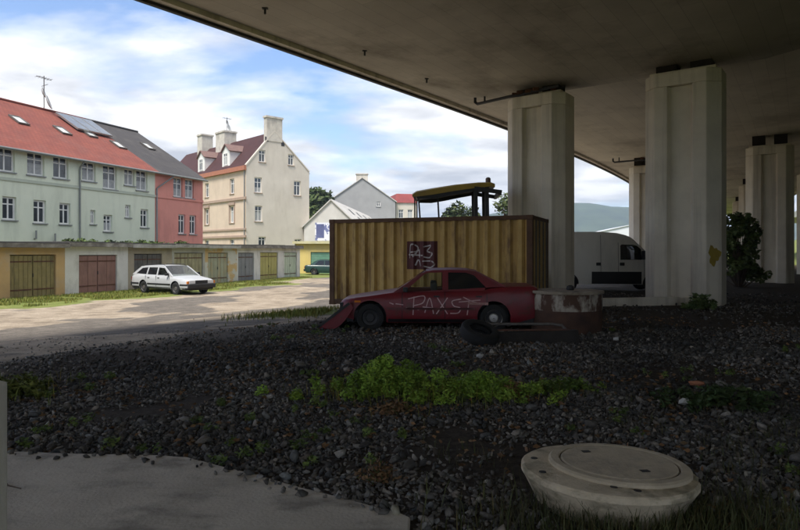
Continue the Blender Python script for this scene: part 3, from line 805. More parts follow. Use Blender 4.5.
# yellow garage closing the yard, at right angles to the row
g = thing('garage', 'yellow garage with wide green shutter closing the far end of the yard', 'garage', (-10.2, 60.5, -.5), R(-4))
m = MB(); wall_holes(m, 10, -.3, 2.9, [(1.5, 0, 3.6, 2.1), (6.0, 0, 3.0, 2.1)], .22)
m.quad((10, 0, -.3), (10, 6, -.3), (10, 6, 2.9), (10, 0, 2.9)); m.quad((0, 6, -.3), (0, 0, -.3), (0, 0, 2.9), (0, 6, 2.9)); m.quad((10, 6, -.3), (0, 6, -.3), (0, 6, 2.9), (10, 6, 2.9))
m.build('wall', mat('lemon_plaster', (.66, .52, .18), (.58, .45, .15), 1, .9, stain=(.45, .36, .18), stain_amt=.5), g)
for x0, x1 in ((1.52, 5.08), (6.02, 8.98)):
    sh = None
    for k in range(9):
        m = MB(); m.box(x0, x1, .10 + .012 * (k % 2), .15, .02 + k * .23, .02 + (k + 1) * .23 - .012)
        m.build('shutter_slat', mat('green_shutter', (.14, .30, .20), (.11, .24, .16), 2, .5, stain=(.3, .38, .3), stain_amt=.4), g)
m = MB(); m.box(-.2, 10.2, -.4, 6.2, 2.903, 3.15); m.build('roof_slab', mat('yellow_fascia', (.60, .55, .30), (.45, .42, .25), 1.5, .9, stain=(.5, .5, .46), stain_amt=.7), g)

# ------------------------------------------------------------------ painted board and houses behind the yard
bd = thing('mural_board', 'blue and white painted board standing above the yellow garage roof', 'board', (-8.55, 62.5, 2.66), 0)
m = MB(); m.box(0, 1.9, 0, .06, .1, 1.9); m.build('panel', mat('board_white', (.74, .75, .78), (.62, .64, .70), 1, .7, stain=(.10, .12, .28), stain_amt=.95, stain_scale=(1.3, 1.3, 1.3), stain_lo=.52, stain_hi=.55, detail=2), bd)
m = MB(); m.box(.1, .9, -.012, -.003, .35, 1.75); m.build('painted_panel', mat('board_navy', (.10, .12, .25), (.07, .08, .18), 2, .7), bd)
m = MB(); m.bar((.2, .1, -.02), (.2, .1, 1.9), .08); m.bar((1.7, .1, -.02), (1.7, .1, 1.9), .08); m.build('post', STEELD, bd)

def gable_house(name, label, origin, rz, W, LN, EV, RG, wallm, roofm, wins=(), mid=None, ov=.3):
    t = thing(name, label, 'house', origin, rz); mid = mid or W / 2
    m = MB(); wall_holes(m, W, 0, EV, wins, .2)
    m.add([(0, 0, EV), (W, 0, EV), (mid, 0, RG)], [(0, 1, 2)]); m.add([(W, LN, EV), (0, LN, EV), (mid, LN, RG)], [(0, 1, 2)])
    m.quad((W, 0, 0), (W, LN, 0), (W, LN, EV), (W, 0, EV)); m.quad((0, LN, 0), (0, 0, 0), (0, 0, EV), (0, LN, EV)); m.quad((W, LN, 0), (0, LN, 0), (0, LN, EV), (W, LN, EV))
    m.quad((.1, .19, .1), (W - .1, .19, .1), (W - .1, .19, EV), (.1, .19, EV))
    m.build('wall', wallm, t)
    for q in wins: window(t, *q, depth=.16)
    m = MB(); sl = (RG - EV) / mid; sr = (RG - EV) / (W - mid)
    roof_plane(m, (-ov, LN + .2, EV - ov * sl + .1), (-ov, -.2, EV - ov * sl + .1), (mid, -.2, RG + .1), (mid, LN + .2, RG + .1))
    roof_plane(m, (W + ov, -.2, EV - ov * sr + .1), (W + ov, LN + .2, EV - ov * sr + .1), (mid, LN + .2, RG + .1), (mid, -.2, RG + .1))
    rf = m.build('roof', roofm, t)
    return t, rf
WHG = mat('grey_white_render', (.60, .58, .54), (.53, .51, .47), .7, .9, stain=(.42, .40, .36), stain_amt=.5, stain_scale=(.6, .6, .3))
barn, brf = gable_house('long_barn', 'low white gabled barn with pale sheet roof in front of the grey house', (-11.6, 75, -.5), R(-4.5), 6.6, 40, 5.3, 8.4, WHG, PALEROOF,
                        [(2.2, 3.7, .7, .9), (4.2, 3.7, .7, .9)], 3.3)
for y in (8, 15, 22, 29):      # roof lights along the right slope
    for k in (0, 1):
        sl = 3.1 / 3.3; x = 4.0 + k * 1.1; yy = y + k * 1.2
        m = MB(); m.add([(x, yy, 8.53 - (x - 3.3) * sl), (x + .8, yy, 8.53 - (x - 2.5) * sl), (x + .8, yy + 1.6, 8.53 - (x - 2.5) * sl), (x, yy + 1.6, 8.53 - (x - 3.3) * sl)], [(0, 1, 2, 3)])
        m.build('roof_light', DARKM, brf)
gh, grf = gable_house('grey_house', 'large grey house with blank gable and broad chimney', (-12.6, 110, -.5), R(4), 11.8, 16, 11.2, 15.3, mat('grey_render', (.33, .33, .325), (.28, .28, .275), .7, .9), PALEROOF, [(8.4, 10.2, .7, .9)], 5.9)
chimney(grf, 4.8, 6.9, .1, .9, 14, 15.9, CHIM); chimney(grf, 5.2, 6.8, 12.5, 13.5, 14, 16.8, CHIM); antenna(grf, 6.0, 10.0, 15.2, 1.8)
yh = thing('apartment_house', 'cream house with dark red mansard roof beside the grey house', 'house', (-.75, 112, -.5), R(12))
wn = [(0.5, 8.2, .9, 1.6), (0.5, 4.8, .9, 1.6), (2.2, 8.2, .9, 1.6), (2.2, 4.8, .9, 1.6)]
m = MB(); wall_holes(m, 3.8, 0, 11.0, wn, .2); m.quad((3.8, 0, 0), (3.8, 14, 0), (3.8, 14, 11), (3.8, 0, 11)); m.quad((0, 14, 0), (0, 0, 0), (0, 0, 11), (0, 14, 11)); m.quad((3.8, 14, 0), (0, 14, 0), (0, 14, 11), (3.8, 14, 11))
m.quad((.1, .19, .1), (3.7, .19, .1), (3.7, .19, 10.9), (.1, .19, 10.9)); m.build('wall', CREAM, yh)
for q in wn: window(yh, *q, depth=.16)
m = MB(); m.add([(-.2, -.2, 11), (4, -.2, 11), (4, 14.2, 11), (-.2, 14.2, 11), (.3, .8, 12.7), (3.5, .8, 12.7), (3.5, 13, 12.7), (.3, 13, 12.7)], [(3, 2, 1, 0), (4, 5, 6, 7), (0, 1, 5, 4), (1, 2, 6, 5), (2, 3, 7, 6), (3, 0, 4, 7)])
m.build('roof', mat('dark_red_roof', (.26, .05, .045), (.2, .04, .04), 1, .8), yh)
# far pale industrial hall to the right, beyond the van
hall, hrf = gable_house('industrial_hall', 'far pale industrial hall with low roof beyond the white van', (34, 120, -.5), R(-8), 20, 20, 5.0, 7.2, mat('hall_white', (.72, .74, .76), (.66, .68, .70), .3, .6), mat('hall_roof', (.62, .65, .68), (.56, .58, .62), .3, .5))

# ------------------------------------------------------------------ hills
HILLM = mat('wooded_hill', (.060, .085, .035), (.022, .036, .016), .02, .95, 0, detail=10)
def hill(cx_, cy_, rx, ry, h, seed):
    n = 70; a = np.linspace(-1, 1, n); AX, AY = np.meshgrid(a, a)
    r = np.hypot(AX, AY); f = (1 - sstep(0, 1, r)) * h * (.75 + .5 * fbm(AX * 2.5 + 5, AY * 2.5 + 3, 4, seed)) + (fbm(AX * 30, AY * 30, 3, seed + 5) - .45) * 9 * (1 - sstep(.85, 1, r))
    v = np.stack([cx_ + AX * rx, cy_ + AY * ry, f - 2.5], -1).reshape(-1, 3); i = np.arange(n * n).reshape(n, n)
    q = np.stack([i[:-1, :-1], i[:-1, 1:], i[1:, 1:], i[1:, :-1]], -1).reshape(-1, 4)
    o = npmesh('hill', v, q, HILLM)
    for p in o.data.polygons: p.use_smooth = True
    o['kind'] = 'structure'
hill(430, 1500, 700, 420, 122, 1)
hill(1250, 1500, 800, 500, 135, 2)
hill(-500, 1750, 900, 420, 90, 4)

# ------------------------------------------------------------------ foliage
LEAF = {}
def leafmat(name, c1, c2):
    m = mat(name, c1, c2, 2.0, .65, attr='tint', spec=.25)
    b = m.node_tree.nodes['Principled BSDF']
    b.inputs['Transmission Weight'].default_value = 0
    b.inputs['Subsurface Weight'].default_value = 0
    return m
def leaves(centers, n, size, flat=.5, squash=1.0, shade=(.55, 1.25), elong=1.8):
    """leaf faces spread through a set of clump spheres (x,y,z,r)"""
    C = np.asarray(centers, float)
    wgt = C[:, 3] ** 2; pick = rng.choice(len(C), n, p=wgt / wgt.sum())
    d = rng.normal(size=(n, 3)); d /= np.linalg.norm(d, axis=1)[:, None]
    rad = C[pick, 3] * rng.uniform(.35, 1.05, n) ** .6
    p = C[pick, :3] + d * rad[:, None] * np.array([1, 1, squash])
    a = rng.normal(size=(n, 3)); a[:, 2] *= flat; a /= np.linalg.norm(a, axis=1)[:, None]
    nn = d + rng.normal(size=(n, 3)) * .7 + np.array([0, 0, .5]); b = np.cross(nn, a); b /= np.linalg.norm(b, axis=1)[:, None] + 1e-9
    s = size * rng.uniform(.6, 1.35, n)[:, None]
    v = np.stack([p - a * s * elong / 2, p + b * s * .5, p + a * s * elong / 2, p - b * s * .5], 1).reshape(-1, 3)
    f = np.arange(n * 4).reshape(n, 4)
    sh = rng.uniform(shade[0], shade[1], len(C))[pick] * rng.uniform(.75, 1.2, n)
    hue = rng.uniform(-.12, .12, n)
    c = np.repeat(np.stack([sh * (1 + hue), sh, sh * (1 - hue * .5)], -1), 4, axis=0)
    return v, f, c
GREENT = leafmat('tree_leaves', (.085, .115, .035), (.05, .075, .022))
GREENS = leafmat('shrub_leaves', (.15, .20, .07), (.08, .115, .035))
WEEDM = leafmat('weed_leaves', (.28, .40, .06), (.15, .25, .03))
DRYM = leafmat('dry_weed', (.22, .13, .06), (.14, .075, .035))
BARK = mat('bark', (.10, .075, .055), (.06, .045, .035), 6, .95, .5, 20)
def tree(x, y, h, rx, label, n=1500, leaf=.55, seed=0, lean=0):
    rr = random.Random(seed); z0 = gzs(x, y)
    t = thing('tree', label, 'tree', (x, y, z0), 0, 'trees beyond the yard')
    m = MB(); m.tube([(0, 0, -.2), (.1, 0, h * .25), (lean * .5, .1, h * .5), (lean, 0, h * .8)], [h * .028, h * .022, h * .016, h * .006], 8)
    cl_ = []
    for k in range(11):
        a = rr.uniform(0, 6.28); q = rr.uniform(.15, .8) * rx; zz_ = h * rr.uniform(.42, .92); rad = rx * rr.uniform(.28, .48) * (1.15 - .5 * abs(zz_ / h - .62))
        cl_.append((lean + math.cos(a) * q * (1.1 - .55 * max(0, zz_ / h - .55) / .4), math.sin(a) * q, zz_, rad))
        m.tube([(lean * .3, 0, h * rr.uniform(.25, .5)), (cl_[-1][0] * .6, cl_[-1][1] * .6, zz_ * .85), cl_[-1][:3]], [h * .01, h * .007, h * .003], 5)
    m.build('trunk', BARK, t, smooth=50)
    v, f, c_ = leaves(cl_, n, leaf)
    npmesh('crown', v, f, GREENT, t, c_)
tree(-14.0, 105, 12.5, 4.2, 'broad green tree rising beside the cream tenement gable', 2200, .5, 1)
tree(-17.5, 118, 15.0, 5.5, 'taller olive green tree behind the cream tenement gable', 2200, .55, 2)
tree(-9.5, 128, 14.5, 4.0, 'dark tree crown showing beside the grey house roof', 1500, .5, 3)
tree(7.6, 78, 8.2, 2.6, 'rounded green tree seen under the yellow paver canopy', 1800, .32, 4)
tree(10.4, 60, 8.0, 1.9, 'thin pale tree beside the nearest pier', 700, .25, 5)
tree(14.5, 66, 7.0, 2.0, 'sparse young tree behind the paver', 700, .28, 6)

# shrub by the far pier
def shrub(name, x, y, h, rx, label, n, leaf, mt, seed=0, ncl=14, shade=(.5, 1.3), cat='shrub', z=None, sub=1.0):
    rr = random.Random(seed); z0 = gzs(x, y) if z is None else z
    t = thing(name, label, cat, (x, y, z0))
    cl_ = []; m = MB()
    for k in range(ncl):
        a = rr.uniform(0, 6.28); q = rr.uniform(0, 1) ** .6 * rx; zz_ = h * rr.uniform(.12, .95); rad = rx * rr.uniform(.22, .42) * sub
        q *= 1.05 - .65 * zz_ / h
        cl_.append((math.cos(a) * q, math.sin(a) * q, zz_, rad))
        m.tube([(math.cos(a) * q * .15, math.sin(a) * q * .15, -.05), (math.cos(a) * q * .6, math.sin(a) * q * .6, zz_ * .6), cl_[-1][:3]], [.02, .014, .006], 5)
    m.build('stems', BARK, t)
    v, f, c_ = leaves(cl_, n, leaf, shade=shade); v[:, 2] = np.maximum(v[:, 2], .01)
    npmesh('foliage', v, f, mt, t, c_)
    return t
shrub('shrub', 15.5, 28.3, 3.4, 1.25, 'dark leafy shrub growing between two concrete piers', 5600, .10, GREENS, 2, 60, sub=.62)
def blades(n, xy, h, wd, lean=.5, zf=None):
    x, y = xy; z = zf if zf is not None else gz(x, y)
    a = rng.uniform(0, 2 * np.pi, n); hh = h * rng.uniform(.5, 1.25, n); ln = lean * rng.uniform(.2, 1, n) * hh
    dx, dy = np.cos(a), np.sin(a); wv = wd * rng.uniform(.6, 1.3, n) / 2
    b0 = np.stack([x - dy * wv, y + dx * wv, z - .01], -1); b1 = np.stack([x + dy * wv, y - dx * wv, z - .01], -1)
    m0 = np.stack([x + dx * ln * .35 - dy * wv * .7, y + dy * ln * .35 + dx * wv * .7, z + hh * .6], -1); m1 = np.stack([x + dx * ln * .35 + dy * wv * .7, y + dy * ln * .35 - dx * wv * .7, z + hh * .6], -1)
    tp = np.stack([x + dx * ln, y + dy * ln, z + hh], -1)
    v = np.stack([b0, b1, m1, m0, tp], 1).reshape(-1, 3); i = np.arange(n)[:, None] * 5
    f = np.concatenate([i + np.array([0, 1, 2]), i + np.array([0, 2, 3]), i + np.array([3, 2, 4])], 0)
    sh = rng.uniform(.6, 1.3, n); yl = rng.uniform(0, 1, n) ** 2
    c = np.repeat(np.stack([sh * (1 + yl * .8), sh * (1 + .15 * yl), sh * (1 + .2 * yl)], -1), 5, axis=0)
    return v, f, c
GRASSM = leafmat('grass_blades', (.17, .21, .045), (.10, .14, .025))
# grass strip before the garages
n = 42000
tt = rng.uniform(-2, 26, n); gg = rng.uniform(0, 1, n) * np.where(tt < 17.5, 4.2, 1.3)
x = -17.4 + .358 * tt + .934 * gg; y = 27 + .934 * tt - .358 * gg
keep = fbm(x * .6, y * .6, 4, 9) - .45 + .25 - .35 * (gg / np.where(tt < 17.5, 4.2, 1.3)) > -.02
x, y = x[keep], y[keep]
v1, f1, c1 = blades(len(x), (x, y), .11, .022)
n = 2600
x = rng.normal(-2.6, .9, n); y = rng.normal(17.6, 1.1, n); k = (x < -2.0) | (y > 18.5)
x, y = x[k], y[k]
v2, f2, c2 = blades(len(x), (x, y), .14, .02)
o = npmesh('grass', np.concatenate([v1, v2]), np.concatenate([f1, f2 + len(v1)]), GRASSM, None, np.concatenate([c1, c2]))
tag(o, 'short patchy grass along the garage fronts and road edge', 'grass', kind='stuff')
# hedge growing behind the garage roofs
hd = thing('hedge', 'low dark green hedge growing over the garage roofs by the salmon house', 'hedge', (-17.4, 27, -.5), UD)
cl_ = [(t + random.uniform(-.2, .2), 6.35 + random.uniform(-.15, .25), 2.45 + random.uniform(-.15, .12), random.uniform(.28, .42)) for t in np.arange(8.4, 19.5, .32)]
v, f, c_ = leaves(cl_, 6500, .12, shade=(.7, 1.5)); npmesh('foliage', v, f, leafmat('hedge_leaves', (.09, .13, .035), (.05, .075, .02)), hd, c_)
m = MB()
for t in np.arange(8.5, 19.5, .6): m.tube([(t, 6.4, -.1), (t + .1, 6.35, 1.3), (t, 6.35, 2.4)], [.05, .04, .015], 5)
m.build('stems', BARK, hd)

# ------------------------------------------------------------------ gravel (crushed ballast)
phi = (1 + 5 ** .5) / 2
ICO = np.array([(-1, phi, 0), (1, phi, 0), (-1, -phi, 0), (1, -phi, 0), (0, -1, phi), (0, 1, phi), (0, -1, -phi), (0, 1, -phi), (phi, 0, -1), (phi, 0, 1), (-phi, 0, -1), (-phi, 0, 1)]) / math.sqrt(1 + phi * phi)
ICF = np.array([(0, 11, 5), (0, 5, 1), (0, 1, 7), (0, 7, 10), (0, 10, 11), (1, 5, 9), (5, 11, 4), (11, 10, 2), (10, 7, 6), (7, 1, 8), (3, 9, 4), (3, 4, 2), (3, 2, 6), (3, 6, 8), (3, 8, 9), (4, 9, 5), (2, 4, 11), (6, 2, 10), (8, 6, 7), (9, 8, 1)])
TPL = []
for k in range(24):
    t = ICO * rng.uniform(.5, 1.3, (12, 1)) * np.array([1.15, rng.uniform(.5, .9), rng.uniform(.35, .7)]); TPL.append(t)
TPL = np.array(TPL)
SLABP = [(-9, -3), (-9, 4.95), (-3.3, 4.86), (-1.62, 4.74), (-.9, 4.35), (0.0, 3.70), (.55, 3.1), (1.2, -3)]
def in_slab(x, y):
    lim = np.interp(x, [-9, -3.3, -1.62, -.9, 0, .06], [4.95, 4.86, 4.72, 4.27, 3.70, 3.64])
    return (y < lim) & (x < .08)
MANH = (1.34, 4.02)
def scatter(n, dmin, dmax, pad=.08):
    d = np.sqrt(rng.uniform(dmin ** 2, dmax ** 2, n)); x = rng.uniform(-.72, .74, n) * d; return x, d
xs_, ys_, ss_ = [], [], []
for n, a, b, s in ((66000, 2.9, 7.5, .019), (4500, 3.0, 7.5, .032), (44000, 7.2, 13, .024), (3000, 7.2, 13, .04), (15000, 12.5, 24, .034)):
    x, y = scatter(n, a, b); xs_.append(x); ys_.append(y); ss_.append(s * np.exp(rng.normal(0, .28, n)))
x = np.concatenate(xs_); y = np.concatenate(ys_); s = np.concatenate(ss_)
oo = edge_out(x, y) + (fbm(x * .6, y * .6, 4, 9) - .45) * 3 + rng.normal(0, .35, len(x))
emb = (x - 7.07) * .866 - (y - 20.9) * .5
k = (((oo < -3.4) & (rng.uniform(0, 1, len(x)) > .85 * sstep(-6.2, -3.3, oo))) | ((oo < 3.5) & (rng.uniform(0, 1, len(x)) < .10 * np.exp(-(oo + 3.4) / 2.2)))) & ~in_slab(x, y - .03) & (emb < 13) & (np.hypot(x - MANH[0], y - MANH[1]) > .42)
# thinner cover where soil shows through
cov = fbm(x * .75 + 3, y * .75, 4, 40); k &= (cov > rng.uniform(.27, .61, len(x))) 
s = s * (1 - .35 * sstep(-6.5, -3.5, oo))
x, y, s = x[k], y[k], s[k]
n = len(x)
# a few stones kicked onto the slab edge
ns = 70; xe = rng.uniform(-3.2, 0, ns); ye = np.interp(xe, [-9, -3.3, -1.62, -.9, 0, .06], [4.95, 4.86, 4.72, 4.27, 3.70, 3.64]) - np.abs(rng.normal(0, .12, ns)) ** 1.2 - .0
x = np.concatenate([x, xe]); y = np.concatenate([y, ye]); s = np.concatenate([s, rng.uniform(.012, .04, ns)]); n = len(x)
ax = rng.normal(size=(n, 3)) * np.array([.35, .35, 1]); q = np.concatenate([rng.normal(size=(n, 1)) * .6, ax], 1); q /= np.linalg.norm(q, axis=1)[:, None]
a_, b_2, c_2, d_2 = q.T
ROT = np.stack([np.stack([1 - 2 * (c_2**2 + d_2**2), 2 * (b_2 * c_2 - a_ * d_2), 2 * (b_2 * d_2 + a_ * c_2)], -1),
                np.stack([2 * (b_2 * c_2 + a_ * d_2), 1 - 2 * (b_2**2 + d_2**2), 2 * (c_2 * d_2 - a_ * b_2)], -1),
                np.stack([2 * (b_2 * d_2 - a_ * c_2), 2 * (c_2 * d_2 + a_ * b_2), 1 - 2 * (b_2**2 + c_2**2)], -1)], 1)
tv = TPL[rng.integers(0, len(TPL), n)] * s[:, None, None]
tv = np.einsum('nij,nkj->nki', ROT, tv)
zb = gz(x, y) + rng.uniform(-.2, .75, n) * s
zb[-ns:] = .045 + s[-ns:] * .3
tv = tv + np.stack([x, y, zb], -1)[:, None, :]
fv = (ICF[None] + (np.arange(n) * 12)[:, None, None]).reshape(-1, 3)
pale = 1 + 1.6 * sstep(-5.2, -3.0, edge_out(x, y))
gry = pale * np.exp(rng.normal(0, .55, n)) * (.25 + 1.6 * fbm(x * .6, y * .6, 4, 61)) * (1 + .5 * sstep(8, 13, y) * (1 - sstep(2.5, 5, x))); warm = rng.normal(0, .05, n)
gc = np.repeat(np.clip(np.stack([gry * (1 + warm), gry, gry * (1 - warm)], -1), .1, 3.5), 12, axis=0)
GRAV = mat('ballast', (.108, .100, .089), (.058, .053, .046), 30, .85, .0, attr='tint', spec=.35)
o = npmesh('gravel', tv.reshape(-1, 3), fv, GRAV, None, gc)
tag(o, 'dark grey crushed stone ballast covering the ground under the viaduct', 'gravel', kind='stuff')

# dry leaf litter and twigs blown over the ballast
n = 5200; x = rng.uniform(-5, 9, n); y = rng.uniform(3.4, 15, n); kk = (fbm(x * .55 + 9, y * .55, 4, 88) > .47) & ~in_slab(x, y) & (edge_out(x, y) < -3.6); x, y = x[kk], y[kk]; n = len(x)
v, f, c_ = leaves(np.stack([x, y, gz(x, y) + .035, np.full(n, .02)], -1), n * 2, .028, flat=.2, squash=.5, elong=1.9)
o = npmesh('leaf_litter', v, f, DRYM, None, c_); tag(o, 'dry brown leaf litter strewn over the dark ballast', 'leaf litter', kind='stuff')

# concrete slab in the foreground
m = MB()
ex = [-9, -3.3, -1.62, -.9, 0, .06]; ey = [4.95, 4.86, 4.72, 4.27, 3.70, 3.64]
xx = np.concatenate([[-9], np.arange(-4.5, .07, .06)]); yy_ = np.interp(xx, ex, ey) + (fbm(xx * 3.1, xx * 0 + 2.2, 5, 55) - .45) * .06
top = [(-9, -3)] + list(zip(xx.tolist(), yy_.tolist())) + [(.02, 2.9), (.08, 2.2), (.05, -3)]
m.prism(list(reversed(top)), -.12, .045)
ob = m.build('paved_slab', SLAB, None, bevel=.012); ob['kind'] = 'structure'

# ------------------------------------------------------------------ weeds
def weed_patch(name, label, cx_, cy_, rx, ry, h, n, leaf, mt, seed, cat='weeds', grp=None, shade=(.6, 1.3)):
    rr = random.Random(seed); cl_ = []; m = MB()
    for k in range(int(40 + rx * ry * 260)):
        a = rr.uniform(0, 6.28); q = min(1.25, abs(rr.gauss(0, .55))); X = cx_ + math.cos(a) * q * rx * rr.uniform(.8, 1.3); Y = cy_ + math.sin(a) * q * ry
        lump = .45 + 1.1 * float(fbm(np.array(X * 3.1 + seed), np.array(Y * 3.1), 3, 5))
        if lump < .93 and rr.random() < .8: continue
        hh = .85 * h * max(.15, 1.15 - .8 * q) * rr.uniform(.4, 1.2) * lump; rad = rr.uniform(.025, .085); z0 = gzs(X, Y)
        tx, ty_ = X + rr.uniform(-.08, .08), Y + rr.uniform(-.08, .08)
        cl_.append((tx, ty_, z0 + max(.03, hh), rad)); cl_.append(((X + tx) / 2, (Y + ty_) / 2, z0 + hh * .5, rad * 1.1))
        m.tube([(X, Y, z0 - .02), ((X + tx) / 2, (Y + ty_) / 2, z0 + hh * .55), (tx, ty_, z0 + max(.03, hh))], [.005, .004, .002], 4)
    t = thing(name, label, cat, (0, 0, 0), 0, grp)
    st = m.build('stems', mat('weed_stem', (.10, .13, .04), (.07, .09, .03), 5, .8), t)
    v, f, c_ = leaves(cl_, n, leaf, shade=shade, elong=2.3); v[:, 2] = np.maximum(v[:, 2], gz(v[:, 0], v[:, 1]) + .01)
    fo = npmesh('foliage', v, f, mt, t, c_)
    return t
weed_patch('weed_clump', 'bright green leafy weed clump heaped on the dark ballast before the red car', -.17, 6.95, .95, .48, .36, 21000, .017, WEEDM, 3)
weed_patch('weed_clump', 'low spreading green weeds with browned end beside the heaped weed clump', .92, 6.95, .75, .46, .21, 12000, .017, WEEDM, 4)
weed_patch('weed_clump', 'thin green weeds on the ballast midway to the rusty concrete drum', 2.05, 7.25, .5, .3, .12, 2200, .02, leafmat('weed_dark', (.14, .20, .035), (.08, .13, .022)), 5)
weed_patch('weed_clump', 'yellow green weeds at the ballast edge beside the concrete post', -4.45, 6.9, .45, .5, .26, 3600, .026, leafmat('weed_olive', (.17, .19, .045), (.11, .13, .028)), 6)
weed_patch('weed_clump', 'dry rusty brown weeds beside the green weeds', 1.25, 7.0, .22, .25, .14, 700, .022, DRYM, 7)
weed_patch('weed_clump', 'dry brown weeds scattered in front of the heaped green weeds', -.1, 6.25, .5, .2, .08, 600, .02, DRYM, 8)
weed_patch('weed_clump', 'small dead brown plant near the slab edge', -.15, 4.35, .14, .1, .12, 350, .018, DRYM, 9)
weed_patch('weed_clump', 'dark low weeds on the shaded side toward the pier', 3.4, 6.6, .7, .6, .16, 1700, .03, leafmat('weed_shade', (.05, .08, .025), (.03, .05, .015)), 10)
weed_patch('weed_clump', 'small leafy weeds at the foot of the yellow-spotted pier', 8.5, 17.6, .5, .3, .4, 900, .06, GREENS, 11)
cs_ = []
while len(cs_) < 240:
    x0, y0 = random.uniform(-4, 7), random.uniform(4.2, 13)
    if edge_out(x0, y0) > -4.2 or float(fbm(np.array(x0 * .5 + 7), np.array(y0 * .5), 3, 31)) < .47 or bool(in_slab(np.array(x0), np.array(y0))) or math.hypot(x0 - MANH[0], y0 - MANH[1]) < .7: continue
    for j in range(3): cs_.append((x0 + random.uniform(-.06, .06), y0 + random.uniform(-.06, .06), gzs(x0, y0) + random.uniform(.03, .07), random.uniform(.02, .05)))
v, f, c_ = leaves(cs_, 5200, .018, elong=2.2)
o = npmesh('weed_sprigs', v, f, leafmat('sprig_leaves', (.15, .20, .05), (.08, .12, .03)), None, c_); tag(o, 'tiny green weed sprigs dotted through the ballast', 'weeds', kind='stuff')
nw = 420; x = np.concatenate([rng.normal(-.1, .45, nw), rng.normal(.9, .35, nw // 2), rng.normal(-4.4, .35, nw // 2)]); y = np.concatenate([rng.normal(6.95, .28, nw), rng.normal(6.95, .28, nw // 2), rng.normal(6.9, .35, nw // 2)])
v1, f1, c1 = blades(len(x), (x, y), .20, .006, .9)
o = npmesh('grass', v1, f1, leafmat('weed_grass', (.22, .26, .05), (.13, .16, .03)), None, c1)
tag(o, 'thin yellow green grass stalks rising through the weed clumps', 'grass', kind='stuff')
n = 2600; x = rng.normal(1.55, .55, n); y = rng.normal(3.55, .25, n); k = (np.hypot(x - MANH[0], y - MANH[1]) > .45) & ~in_slab(x, y); x, y = x[k], y[k]
v1, f1, c1 = blades(len(x), (x, y), .16, .007, .8)
n = 2400; x = rng.uniform(.2, 4.4, n); y = rng.uniform(3.6, 7.5, n); k = (fbm(x * 1.4, y * 1.4, 3, 77) > .5) & (np.hypot(x - MANH[0], y - MANH[1]) > .6); x, y = x[k], y[k]
v2, f2, c2 = blades(len(x), (x, y), .10, .007, .9)
o = npmesh('grass', np.concatenate([v1, v2]), np.concatenate([f1, f2 + len(v1)]), leafmat('dark_grass', (.075, .09, .03), (.045, .055, .02)), None, np.concatenate([c1, c2]))
tag(o, 'thin dark grass tufts around the round concrete cover', 'grass', kind='stuff')

# ------------------------------------------------------------------ round concrete well cover
mc = thing('well_cover', 'round pale concrete well cone with inset lid standing on the ballast', 'well cover', (MANH[0], MANH[1], .0), R(12))
mc.rotation_euler = (R(-1.5), R(2.0), R(12))
m = MB(); m.lathe([(.41, -.12), (.435, -.04), (.53, .135), (.548, .16), (.548, .19), (.535, .20), (.42, .206), (.40, .206)], 72); cn = m.build('cone', mat('cone_concrete', (0.68, 0.57, 0.41), (0.48, 0.40, 0.285), 5, 0.9, 0.4, 60, stain=(0.12, 0.11, 0.06), stain_amt=0.8, stain_scale=(4, 4, 7), stain_lo=.48, stain_hi=.66), mc, smooth=28)
for vv in cn.data.vertices:
    a = math.atan2(vv.co.y, vv.co.x); rr_ = math.hypot(vv.co.x, vv.co.y)
    if rr_ > .5:
        k = float(fbm(np.array(a * 5 + 40), np.array(vv.co.z * 9), 4, 12)); ch = max(0, k - .52) * .22 + (k - .45) * .02
        vv.co.x *= 1 - ch; vv.co.y *= 1 - ch; vv.co.z -= max(0, k - .55) * .10
m = MB(); m.lathe([(.445, .19), (.445, .222), (.43, .233), (.385, .234), (.375, .226), (.375, .19)], 64, c=(.09, .02, 0)); m.build('rim', mat('rim_concrete', (.54, .455, .33), (.40, .335, .24), 6, .9, .4, 50), mc, smooth=30)
m = MB(); m.lathe([(.366, .19), (.366, .226), (.358, .234), (.02, .237)], 64, c=(.09, .02, 0)); lid = m.build('lid', mat('lid_concrete', (.56, .47, .34), (.42, .35, .255), 5, .9, .35, 50, stain=(.22, .19, .15), stain_amt=.5, stain_scale=(6, 6, 6)), mc, smooth=30)
for a, b in ((-.02, .24), (.14, -.20)):
    m = MB(); m.box(a - .028, a + .028, b - .018, b + .018, .2365, .240); m.build('lift_slot', BLACKP, lid)
for a, b in ((-.40, .24), (-.47, -.04), (-.17, -.36), (-.06, -.43)):
    m = MB(); m.lathe([(.024, .2035), (.022, .2075)], 12, c=(a, b, 0)); m.build('lift_hole', BLACKP, mc)

# concrete post at the slab edge
cp = thing('concrete_post', 'pale square concrete post standing on the slab', 'post', (-1.53, 2.2, .04))
m = MB(); m.prism([(-.09, -.075), (-.075, -.09), (.075, -.09), (.09, -.075), (.09, .075), (.075, .09), (-.075, .09), (-.09, .075)], 0, 1.08); m.build('shaft', CONC, cp, bevel=.006)
m = MB(); m.add([(-.085, -.085, 1.08), (.085, -.085, 1.08), (.085, .085, 1.08), (-.085, .085, 1.08), (0, 0, 1.13)], [(0, 1, 4), (1, 2, 4), (2, 3, 4), (3, 0, 4)]); m.build('cap', CONC, cp)

